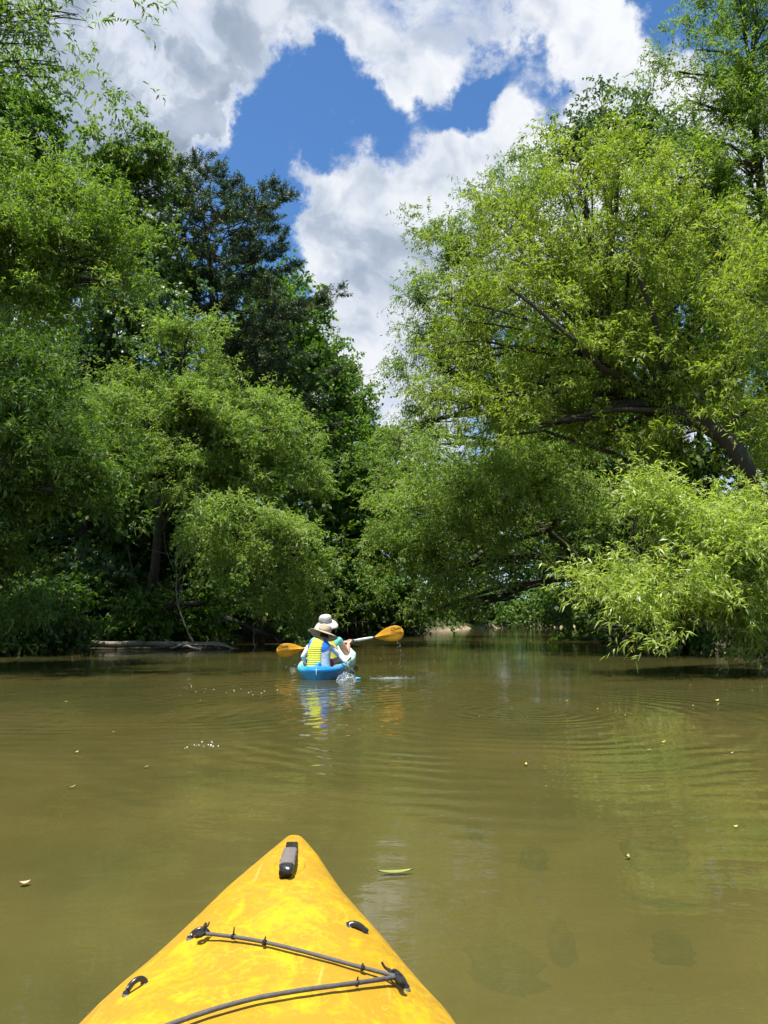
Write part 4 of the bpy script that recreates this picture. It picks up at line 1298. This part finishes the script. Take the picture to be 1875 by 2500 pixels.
def hat(name, c, up, R_, h, cr, mat, parent, wave, droop, under=None, band=None):
    up = up.normalized(); sd = up.cross(Vector((0, 1, 0))).normalized(); fw = sd.cross(up)
    fw = -fw if fw.y < 0 else fw
    def pt(a, r, z): return c + sd * (r * math.cos(a)) + fw * (r * math.sin(a)) + up * z
    N = 36
    rg = []
    for r, z in ((cr * 1.00, 0), (cr * 1.0, h * .3), (cr * .96, h * .62), (cr * .84, h * .86), (cr * .60, h * .98), (cr * .28, h * 1.02), (.002, h * 1.03)):
        rg.append([pt(2 * math.pi * k / N, r * (1 + .03 * math.sin(3 * 2 * math.pi * k / N + z * 30)), z + .004 * math.sin(5 * 2 * math.pi * k / N)) for k in range(N)])
    hroot = MB().loft(rg).build(name, mat, parent)
    rows = []
    for i in range(8):
        s = i / 7
        r = cr * .98 + (R_ - cr) * s
        rows.append([pt(2 * math.pi * k / N, r, wave(2 * math.pi * k / N) * s ** 1.3 - droop * s * s) for k in range(N + 1)])
    up_rows = rows
    mbb = MB().grid(rows)
    o = mbb.build('brim', mat, hroot)
    sm_ = o.modifiers.new('thick', 'SOLIDIFY'); sm_.thickness = .005; sm_.offset = -1
    if band:
        mb2 = MB(); mb2.loft([[pt(2 * math.pi * k / N, cr * 1.02, z) for k in range(N)] for z in (.004, h * .22)], cap=False); mb2.build('hat_band', band, hroot)
    return hroot

# --- child
def V3(p): return Vector(p)
child = empty('person', P(778, 1632, 11.1), label='child in wide tan hat and yellow-backed life vest, one hand trailing in the water', cat='person')
ci = -Vector(child.location)
def C(px, py, Y): return P(px, py, Y) + ci
pel, bel, che, nec, hb = C(778, 1620, 11.1), C(778, 1603, 11.12), C(779, 1582, 11.15), C(785, 1562, 11.2), C(789, 1554, 11.25)
head_c = C(796, 1551, 11.28)
ls, le, lw, lh = C(757, 1575, 11.14), C(738, 1605, 11.02), C(753, 1619, 11.22), C(760, 1622, 11.32)
rs_, re, rw_, rh_ = C(803, 1576, 11.14), C(831, 1602, 11.16), C(847, 1620, 11.0), C(853, 1630, 10.95)
rhip, rk, ra, rt = C(793, 1626, 11.15), C(836, 1606, 11.42), C(842, 1628, 11.75), C(842, 1628, 11.92)
lhip, lk, la, lt = C(764, 1626, 11.15), C(744, 1612, 11.45), C(744, 1626, 11.8), C(744, 1626, 11.95)
hx, hpt = head_extra(head_c, .082, Vector((.75, .75, -.45)))
def cx_(mb):
    hx(mb)
    fingers(mb, rw_, rh_, Vector((0, 1, 0)), Vector((-1, 0, -.2)), .085)
    fingers(mb, lw, lh, Vector((0, .3, 1)), Vector((.4, 0, -1)), .085)
skin_mesh('body', [[(pel, (.10, .075)), (bel, (.10, .075)), (che, (.105, .075)), (nec, .036), (hb, .038)],
                   [(che, (.105, .075)), (ls, .038), (le, .026), (lw, .020)], [(che, (.105, .075)), (rs_, .038), (re, .026), (rw_, .020)],
                   [(pel, (.10, .075)), (rhip, .060), (rk, .042), (ra, .028), (rt, .024)], [(pel, (.10, .075)), (lhip, .060), (lk, .042), (la, .028), (lt, .024)]], SKIN_C, child, 2, cx_)
eyes(hpt, .082, child); hair_cap(hpt, .082, child, HAIR_B, -.55)
def lerp3(a, b, s): return a.lerp(b, s)
for nm, a, b_, c_ in (('sleeve', ls, le, lw), ('sleeve', rs_, re, rw_)):
    skin_mesh(nm, [[(a, .048), (lerp3(a, b_, .5), .038), (b_, .034), (lerp3(b_, c_, .5), .029), (lerp3(b_, c_, .82), .026)]], C_WHITE, child, 2)
for a, b_ in ((rhip, rk), (lhip, lk)):
    skin_mesh('shorts_leg', [[(lerp3(a, pel, .3), .072), (lerp3(a, b_, .22), .068), (lerp3(a, b_, .45), .062)]], C_RED, child, 2)
# life vest: sections of a flattened tube with panels standing proud of it
vroot = empty('life_vest', (0, 0, 0)); vroot.parent = child
vest_top, vest_bot = C(779, 1557, 11.18), C(778, 1633, 11.08)
def vest_pt(th, s, off=0):
    """th 0 = back centre, s 0 bottom .. 1 top"""
    w = interp([(0, .168), (.25, .160), (.55, .170), (.75, .160), (.88, .118), (1, .058)], s) + off
    dp = interp([(0, .115), (.3, .112), (.7, .115), (.9, .095), (1, .055)], s) + off
    c = vest_bot.lerp(vest_top, s)
    e = .75
    sx, sy = math.sin(th), -math.cos(th)
    return c + Vector((w * math.copysign(abs(sx) ** e, sx), dp * math.copysign(abs(sy) ** e, sy), 0))
def vest_patch(name, t0, t1, s0, s1, off, mat, nt=12, ns=14, tfun=None):
    mb = MB(); rows = []
    for i in range(ns + 1):
        s = s0 + (s1 - s0) * i / ns
        a, b_ = (t0, t1) if tfun is None else tfun(s)
        rows.append([vest_pt(a + (b_ - a) * k / nt, s, off) for k in range(nt + 1)])
    mb.grid(rows)
    o = mb.build(name, mat, vroot)
    md = o.modifiers.new('thick', 'SOLIDIFY'); md.thickness = .012; md.offset = -1
    return o
vest_patch('shell', -math.pi, math.pi, 0, 1, 0, C_GREYV, 40, 16)
def ytf(s):
    return (interp([(0, -1.2), (.5, -1.1), (.7, -.75), (.85, -.7), (1, -1.2)], s), interp([(0, .14), (.6, .14), (.8, .25), (1, .9)], s))
vest_patch('back_panel', 0, 0, .02, .985, .009, C_YELV, 10, 30, ytf)
vest_patch('shoulder_panel', 0, 0, .58, .97, .008, C_BLUE, 8, 10, lambda s: (ytf(s)[1] + .04, interp([(.58, .30), (.7, .95), (.85, 1.9), (1, 2.2)], s)))
vest_patch('shoulder_panel', 0, 0, .62, .97, .008, C_BLUE, 8, 10, lambda s: (-interp([(.62, 1.2), (.7, 1.5), (.85, 1.9), (1, 2.2)], s), ytf(s)[0] - .04))
hat('hat', C(791, 1546, 11.27), Vector((.26, .36, 1)), .215, .125, .100, C_TAN, child, lambda a: .024 * math.cos(2 * a + .3) + .005 * math.cos(a), .030, band=None)

# --- adult
adult = empty('person', P(797, 1632, 12.3), label='adult in cream sun hat and mint shirt paddling from the front seat', cat='person')
ai = -Vector(adult.location)
def A(px, py, Y): return P(px, py, Y) + ai
pel, bel, che, nec, hb = A(797, 1616, 12.3), A(797, 1598, 12.32), A(797, 1574, 12.36), A(796, 1547, 12.42), A(795, 1538, 12.46)
head_c = A(795, 1526, 12.5)
ls, le, lw, lh = A(766, 1562, 12.36), A(752, 1592, 12.4), A(762, 1583, 12.62), A(766, 1579, 12.70)
rs_, re, rw_, rh_ = A(828, 1562, 12.36), A(847, 1597, 12.42), A(851, 1572, 12.62), A(853, 1564, 12.68)
rhip, rk, ra, rt = A(815, 1620, 12.3), A(830, 1603, 12.72), A(836, 1622, 13.05), A(836, 1618, 13.25)
lhip, lk, la, lt = A(780, 1620, 12.3), A(775, 1605, 12.75), A(775, 1620, 13.1), A(775, 1616, 13.25)
hx2, hpt2 = head_extra(head_c, .095, Vector((.1, 1, -.15)))
def ax_(mb):
    hx2(mb)
    fingers(mb, rw_, rh_, Vector((1, 0, .15)), Vector((0, 1, -.3)), .14)
    fingers(mb, lw, lh, Vector((1, 0, .15)), Vector((0, 1, -.3)), .14)
skin_mesh('body', [[(pel, (.15, .11)), (bel, (.135, .10)), (che, (.15, .105)), (nec, .052), (hb, .052)],
                   [(che, (.15, .105)), (ls, .058), (le, .042), (lw, .030)], [(che, (.15, .105)), (rs_, .060), (lerp3(rs_, re, .55), .062), (re, .050), (lerp3(re, rw_, .4), .048), (rw_, .030)],
                   [(pel, (.15, .11)), (rhip, .09), (rk, .062), (ra, .042), (rt, .035)], [(pel, (.15, .11)), (lhip, .09), (lk, .062), (la, .042), (lt, .035)]], SKIN_A, adult, 2, ax_)
eyes(hpt2, .095, adult); hair_cap(hpt2, .095, adult, HAIR_B, -.5)
skin_mesh('shirt', [[(pel, (.165, .125)), (bel, (.15, .115)), (che, (.168, .12)), (lerp3(che, nec, .6), .085)], [(che, (.168, .12)), (ls, .072), (lerp3(ls, le, .5), .064)], [(che, (.168, .12)), (rs_, .072), (lerp3(rs_, re, .36), .070)]], C_MINT, adult, 2)
for a, b_ in ((rhip, rk), (lhip, lk)):
    skin_mesh('shorts_leg', [[(lerp3(a, pel, .3), .105), (lerp3(a, b_, .3), .10), (lerp3(a, b_, .7), .085)]], C_BLACK, adult, 2)
vb2, vt2 = A(797, 1612, 12.28), A(797, 1562, 12.34)
def v2(th, s, off=0):
    w = interp([(0, .185), (.6, .18), (1, .12)], s) + off; dp = interp([(0, .15), (.6, .15), (1, .11)], s) + off
    sx, sy = math.sin(th), -math.cos(th)
    return vb2.lerp(vt2, s) + Vector((w * math.copysign(abs(sx) ** .8, sx), dp * math.copysign(abs(sy) ** .8, sy), 0))
MB().grid([[v2(-math.pi + 2 * math.pi * k / 36, i / 10) for k in range(37)] for i in range(11)]).build('life_vest', C_YEL2, adult)
hat('hat', A(795, 1520, 12.47), Vector((-.06, -.22, 1)), .205, .125, .105, C_CREAM, adult, lambda a: -.030 * math.cos(2 * a) - .045 * math.sin(a) * -1 - .02 * math.cos(a), .060,
    band=cloth_mat('beige_band', (.50, .46, .42), .15, .5))

# ------------------------------------------------------------------ blue kayak
bk = empty('blue_kayak', (P(772, 1660, 10.62).x, 10.62, 0), (0, 0, R(-2.2)), label='blue and mint two-seat sit-on-top kayak seen from its stern', cat='kayak')
mt, t, out = mat_new('swirled_blue_plastic')
tcn = t.n('ShaderNodeTexCoord'); ob = tcn.outputs['Object']; sx = t.n('ShaderNodeSeparateXYZ'); t.l(ob, sx.inputs[0])
g = t.m('ADD', t.maprange(sx.outputs[1], .25, 1.5), t.m('MULTIPLY', t.m('SUBTRACT', t.noise(ob, 3.5, 3, .5, .8), .5), .55))
g = t.m('ADD', g, t.maprange(sx.outputs[0], -.10, -.32, 0, .42))
c = t.ramp(g, [(0, (.010, .20, .56)), (.15, (.02, .32, .62)), (.38, (.07, .46, .58)), (.72, (.26, .62, .58)), (1, (.52, .70, .64))])
low = t.maprange(sx.outputs[2], .128, .112)
c = t.mix(t.m('MULTIPLY', low, .78), c, (.008, .11, .17))
b = principled(t, c, .32, .5)
t.l(b.outputs[0], out.inputs[0])
BLUEP = mt
LN = 3.75
WP = [(0, .003), (.02, .085), (.05, .135), (.12, .215), (.25, .285), (.5, .335), (1.0, .375), (1.9, .385), (2.7, .34), (3.3, .22), (3.65, .08), (3.75, .02)]
GP = [(0, .145), (.3, .16), (.8, .19), (1.5, .215), (2.4, .24), (3.2, .29), (3.75, .36)]
FP = [(0, .02), (.30, .02), (.42, -.10), (2.75, -.10), (2.95, .02), (3.75, .02)]
rings = []
for i in range(61):
    y = LN * (i / 60) ** 1.15
    w, gz, fl = interp(WP, y), interp(GP, y), interp(FP, y)
    half = [(0, -.10 + .08 * (y < .1)), (.45, -.09), (.80, -.05), (.93, .02), (.98, .09), (1.0, gz - .035), (.985, gz - .01), (.93, gz + .005), (.84, gz + .002), (.78, gz - .012 if fl > 0 else gz - .05), (.70, gz + fl * .4 if fl > 0 else gz + fl), (.35, gz + fl), (0, gz + fl + (.01 if fl > 0 else 0))]
    rg = [Vector((w * a, y, z)) for a, z in half] + [Vector((-w * a, y, z)) for a, z in half[-2:0:-1]]
    rings.append(rg)
MB().loft(rings).build('hull', BLUEP, bk)
mb = MB()
path(mb, [Vector((.0, .20, .165)), Vector((.0, .22, .205)), Vector((.0, .28, .215)), Vector((.02, .34, .17))], .022, 8)
mb.build('stern_handle', BLUEP, bk)
mb = MB(); mb.tube([Vector((-.045, .17, .175)), Vector((.045, .17, .175))], .012, 8); mb.build('drain_plug', BLUEP, bk)
for yy in (.62, 1.85):
    mb = MB()
    rg = []
    for i in range(6):
        z = .10 + .16 * i / 5
        rg.append([Vector((.17 * math.cos(a) * (1 - .1 * i / 5), yy + .02 * math.sin(a) - .04 * i / 5, z)) for a in [2 * math.pi * k / 16 for k in range(16)]])
    mb.loft(rg); mb.build('seat_back', BLACK, bk)
mb = MB(); path(mb, [Vector((.335, 1.0, .20)), Vector((.37, 1.1, .24)), Vector((.365, 1.25, .24)), Vector((.34, 1.35, .20))], .013, 8); mb.build('side_handle', BLACK, bk)

# ------------------------------------------------------------------ paddle
mt, t, out = mat_new('amber_blade')
tcn = t.n('ShaderNodeTexCoord')
c = t.mix(t.noise(tcn.outputs['Object'], 9, 4, .6), (.62, .28, .004), (.70, .37, .008))
b = principled(t, c, .3, .5)
tr = t.n('ShaderNodeBsdfTranslucent'); t.l(c, tr.inputs[0])
mx = t.n('ShaderNodeMixShader'); mx.inputs[0].default_value = .25; t.l(b.outputs[0], mx.inputs[1]); t.l(tr.outputs[0], mx.inputs[2]); t.l(mx.outputs[0], out.inputs[0])
AMBER = mt
SHAFT = simple_mat('silver_shaft', (.62, .62, .60), .35, .5, .15, 30)
pa = P(742, 1583, 12.78); pb = P(914, 1556, 12.78)
pad = empty('kayak_paddle', pa, label='double-bladed paddle with amber blades held level by the adult', cat='paddle')
ax = (pb - pa)
mb = MB(); mb.tube([Vector((0, 0, 0)), ax * .5, ax], .0165, 12); mb.build('shaft', SHAFT, pad)
for s, rr, ln in ((.03, .021, .018), (.685, .022, .010), (.70, .034, .008), (.985, .0185, .016)):
    mb = MB(); mb.tube([ax * s, ax * s + ax.normalized() * ln * 2], rr, 12); mb.build('drip_ring', BLACK, pad)
mb = MB(); mb.tube([ax * .76, ax * .965], .0205, 12); mb.build('shaft_sleeve', simple_mat('white_sleeve', (.75, .75, .74), .4, .5, .1, 20), pad)
def blade(root_p, tip_p, hw, skew, flip, txt_side):
    d = (tip_p - root_p); L = d.length; d = d.normalized()
    upv = Vector((0, 0, 1)); upv = (upv - d * upv.dot(d)).normalized()
    upv = (upv + Vector((0, 1, 0)) * .12).normalized()
    nrm = d.cross(upv).normalized()
    if nrm.y > 0: nrm = -nrm          # towards the stern
    prof_ = [(0, .10, .10), (.08, .26, .24), (.2, .52, .46), (.35, .80, .70), (.5, .97, .90), (.65, 1.03, 1.0), (.78, 1.0, .98), (.88, .86, .84), (.95, .62, .62), (.99, .30, .34), (1.0, .05, .1)]
    rows = []
    for s, a, b_ in prof_:
        c = root_p + d * (L * s) - upv * (skew * L * s * s) * 0
        row = []
        for k in range(9):
            u = -1 + 2 * k / 8
            w = (a if u > 0 else b_) * hw
            bow = .030 * (u * u) * 1.0 + .05 * s * s * L
            ridge = .016 * math.exp(-(u / .16) ** 2) * (1 - s) ** .6
            row.append(c + upv * (w * u) + nrm * (ridge - bow * .5))
        rows.append(row)
    o = MB().grid(rows).build('blade', AMBER, pad)
    md = o.modifiers.new('thick', 'SOLIDIFY'); md.thickness = .007; md.offset = 0
    sb = o.modifiers.new('subd', 'SUBSURF'); sb.levels = 1; sb.render_levels = 2
    cu = bpy.data.curves.new('lettering', 'FONT'); cu.body = 'Chute'; cu.size = .068; cu.extrude = .001; cu.align_x = 'CENTER'; cu.shear = .25
    cu.offset = .0012
    to = bpy.data.objects.new('lettering', cu)
    ctr = root_p + d * (L * txt_side) + upv * (hw * .52) + nrm * .014
    xax = d if d.x > 0 else -d
    yax = upv; zax = xax.cross(yax).normalized()
    yax = zax.cross(xax)
    if zax.dot(nrm) < 0: zax = -zax
    M = Matrix((xax, yax, zax)).transposed().to_4x4(); M.translation = ctr - yax * .02
    COL.objects.link(to)
    dg = bpy.context.evaluated_depsgraph_get(); dg.update()
    m2 = bpy.data.meshes.new_from_object(to.evaluated_get(dg)); bpy.data.objects.remove(to)
    m2.transform(M); m2.materials.clear(); m2.materials.append(C_BLACK)
    lo = bpy.data.objects.new('lettering', m2); COL.objects.link(lo); lo.parent = o
    return o
blade(ax, P(985, 1542, 12.72) - pa, .128, .1, 1, .76)
blade(Vector((0, 0, 0)), P(675, 1590, 12.72) - pa, .112, .1, -1, .76)

# ------------------------------------------------------------------ water drops and splashes
mt, t, out = mat_new('water_drop')
b = principled(t, (.92, .95, .95), .05, .8)
b.inputs['Transmission Weight'].default_value = .93; b.inputs['IOR'].default_value = 1.33
t.l(b.outputs[0], out.inputs[0]); DROP = mt
def drops(label, pts):
    mb = MB()
    for p, r in pts: mb.ball(p, (r, r, r * random.uniform(1, 1.9)), 7, 5)
    o = mb.build('water_drops', DROP)
    prop(o, kind='stuff', label=label)
pts = []
for i in range(30):
    s = i / 29
    pts.append((P(973 + 14 * s + random.gauss(0, 2.0 + 5 * s), 1562 + 84 * s + random.gauss(0, 4), 12.7 + random.gauss(0, .05)), random.uniform(.0045, .0095)))
drops('string of drops falling from the raised blade', pts)
pts = [(P(720 + random.gauss(0, 2.5), 1606 + 28 * random.random(), 12.7), random.uniform(.004, .007)) for i in range(9)]
drops('few drops falling from the lower blade beside the child', pts)
pts = [(P(730 + random.gauss(0, 6) - 14, 1633 + random.gauss(0, 2), 11.4), random.uniform(.004, .009)) for i in range(22)]
drops('little spray of drops beside the kayak on the left', pts)
# clear dome of water pushed up by the trailing hand
def splash(label, c, rx, ry, h, n=26, sd=1, spikes=14):
    random.seed(sd)
    root = empty('splash', c, label=label, cat='splash')
    rows = []
    ph = [random.random() * 6 for _ in range(4)]
    for i in range(n + 1):
        u = i / n
        row = []
        for k in range(n * 2 + 1):
            a = math.pi * k / n
            q = 1 + .16 * math.sin(3 * a + ph[0]) + .10 * math.sin(7 * a + ph[1])
            r = u * q
            z = h * (1 - u ** 2) * (.65 + .3 * math.sin(5 * a + ph[2] + 5 * u) * u + .2 * math.sin(9 * u + 2 * a + ph[3])) + .002
            row.append(Vector((rx * r * math.cos(a), ry * r * math.sin(a), max(z, .002))))
        rows.append(row)
    MB().grid(rows).build('sheet', DROP, root)
    mb = MB()
    for k in range(spikes):
        a = random.random() * 6.28; q = random.uniform(.4, 1.3)
        mb.ball(Vector((rx * q * math.cos(a), ry * q * math.sin(a), random.uniform(.2, 1.25) * h)), random.uniform(.004, .010), 7, 5)
    o = mb.build('droplets', DROP, root); o['kind'] = 'stuff'
    return root
q = PZ(840, 1664, 0)
splash('glassy bulge of splashed water round the child\'s trailing hand', q + Vector((0, .25, 0)), .13, .14, .13, sd=4, spikes=40)
splash('low white splash where drops from the raised blade hit the river', PZ(962, 1656, 0), .30, .12, .018, sd=5, spikes=50)
splash('tiny splash under the lower blade at the kayak\'s left', PZ(716, 1637, 0), .05, .05, .03, sd=6, spikes=14)
# small light blue thing held at the water
fb = empty('toy_paddle', PZ(868, 1658, 0), label='small light blue plastic blade flat on the water beside the splash', cat='toy paddle')
LB = simple_mat('light_blue_plastic', (.10, .42, .80), .35, .5, .1, 20)
mb = MB(); mb.ball(Vector((0, 0, .012)), (.075, .05, .014), 20, 8); mb.build('blade', LB, fb)
mb = MB(); mb.tube([Vector((-.03, .02, .02)), Vector((-.06, .15, .07)), Vector((-.05, .28, .10))], .012, 8); mb.build('handle', BLACK, fb)

# ------------------------------------------------------------------ floating leaves and froth
LF_Y = simple_mat('yellow_leaf', (.52, .50, .10), .5, .4, .2, 40)
LF_G = simple_mat('green_leaf', (.22, .25, .06), .5, .4, .25, 40)
LF_P = simple_mat('dry_leaf', (.55, .34, .22), .6, .3, .2, 40)
def float_leaf(label, px, py, L, w, ang, mat, curl=.01, group=None, simple=False):
    c = PZ(px, py, 0)
    n = 4 if simple else 12
    rows = []
    for i in range(n + 1):
        s = i / n
        hw = w * math.sin(math.pi * min(1, s * 1.02)) ** .8 * (1 - .25 * s)
        z = .006 + curl * (2 * s - 1) ** 2
        rows.append([Vector(((s - .5) * L, u * hw, z + abs(u) * w * .25)) for u in (-1, 0, 1)])
    o = MB().grid(rows).build('floating_leaf', mat)
    o.location = (c.x, c.y, 0.002); o.rotation_euler = (0, 0, ang)
    return prop(o, label=label, cat='leaf', group=group)
float_leaf('long green leaf curled at its tip, floating beside the yellow bow', 965, 2136, .12, .015, .15, LF_G, .006)
float_leaf('small dry pinkish leaf floating at the left edge', 60, 2163, .035, .014, .5, LF_P, .006)
float_leaf('bright green leaf scrap floating right of the bow', 1532, 2098, .030, .009, .9, LF_G, .008)
float_leaf('tiny yellow leaf floating far right below the ripples', 1795, 2023, .024, .009, .2, LF_Y, .004)
float_leaf('pale twisted leaf on the ripples at the right', 1618, 1815, .045, .011, .1, LF_Y, .012)
float_leaf('yellow leaf on the brown water near the right bank', 1748, 1713, .085, .022, .4, LF_Y, .012)
random.seed(21)
for i in range(34):
    if i % 3: px, py = random.uniform(880, 1875), random.uniform(1585, 1760)
    else: px, py = random.uniform(60, 1850), random.uniform(1600, 2000)
    if 700 < px < 900: continue
    Yd = PZ(px, py).y
    float_leaf('small yellowish leaf fleck drifting on the river', px, py, random.uniform(.018, .05), random.uniform(.005, .011), random.random() * 3, random.choice((LF_Y, LF_Y, LF_P, LF_G)), .008, 'leaf flecks drifting on the river', True)
mt, t, out = mat_new('foam')
b = principled(t, (.72, .73, .72), .25, .5); t.l(b.outputs[0], out.inputs[0]); FOAM = mt
random.seed(5)
for lab, px, py, n_, sp in (('cluster of foam bubbles on the water left of the kayak', 490, 1820, 16, .06), ('foam line on the ring of ripples left of the paddlers', 480, 1682, 8, .35), ('scattered bubbles behind the lower blade', 600, 1690, 14, .25)):
    mb = MB(); c0 = PZ(px, py)
    for k in range(n_):
        mb.ball(c0 + Vector((random.gauss(0, sp), random.gauss(0, sp * 1.1), .001)), (lambda r: (r, r, r * .6))(random.uniform(.003, .007)), 7, 4)
    prop(mb.build('foam', FOAM), kind='stuff', label=lab)

# ------------------------------------------------------------------ stones on the river bed
ROCK = simple_mat('river_stone', (.095, .098, .052), .9, .2, .7, 14)
ROCK2 = simple_mat('pale_river_stone', (.20, .16, .08), .9, .2, .3, 12)
def stone(label, px, py, sx_, sy_, h, mat, sd):
    random.seed(sd)
    q = PZ(px, py, -.36)
    h = h * .45; sx_ *= 1.25; sy_ *= 1.25
    mb = MB(); n, m_ = 30, 12
    from mathutils import noise as mn
    off = Vector((sd * 7.3, sd * 3.1, 0)); phs = [random.random() * 6]
    rings = []
    for j in range(m_ + 1):
        ph = math.pi * (j + .02) / (m_ + .04)
        ring = []
        for k in range(n):
            a = 2 * math.pi * k / n
            d = Vector((math.sin(ph) * math.cos(a), math.sin(ph) * math.sin(a), -math.cos(ph)))
            f_ = 1 + .55 * mn.noise(d * 1.3 + off) + .35 * mn.noise(d * 3.1 + off)
            ring.append(Vector((sx_ * f_ * d.x, sy_ * f_ * d.y, h * d.z * (1 + .3 * mn.noise(d * 2 + off)))))
        rings.append(ring)
    mb.loft(rings)
    o = mb.build('submerged_stone', mat)
    o.location = (q.x, q.y, -.40 if mat is ROCK else -.22); o.rotation_euler = (0, 0, phs[0])
    return prop(o, label=label, cat='stone')
stone('wide dark stone under water, lower right of the bow', 1225, 2325, .085, .10, .14, ROCK, 1)
stone('dark oval stone under water, right of the bow tip', 1302, 2078, .06, .05, .15, ROCK, 2)
stone('flat murky stone beside the wide dark one', 1370, 2270, .09, .04, .11, ROCK, 3)
stone('small dark stone near the right edge under water', 1640, 2285, .035, .05, .14, ROCK, 4)
stone('small faint stone above the green leaf scrap', 1160, 2010, .05, .03, .13, ROCK, 7)
stone('pale flat stone just under the surface on the right', 1600, 2160, .11, .05, .24, ROCK2, 9)


print('LEAVES', NLEAF)
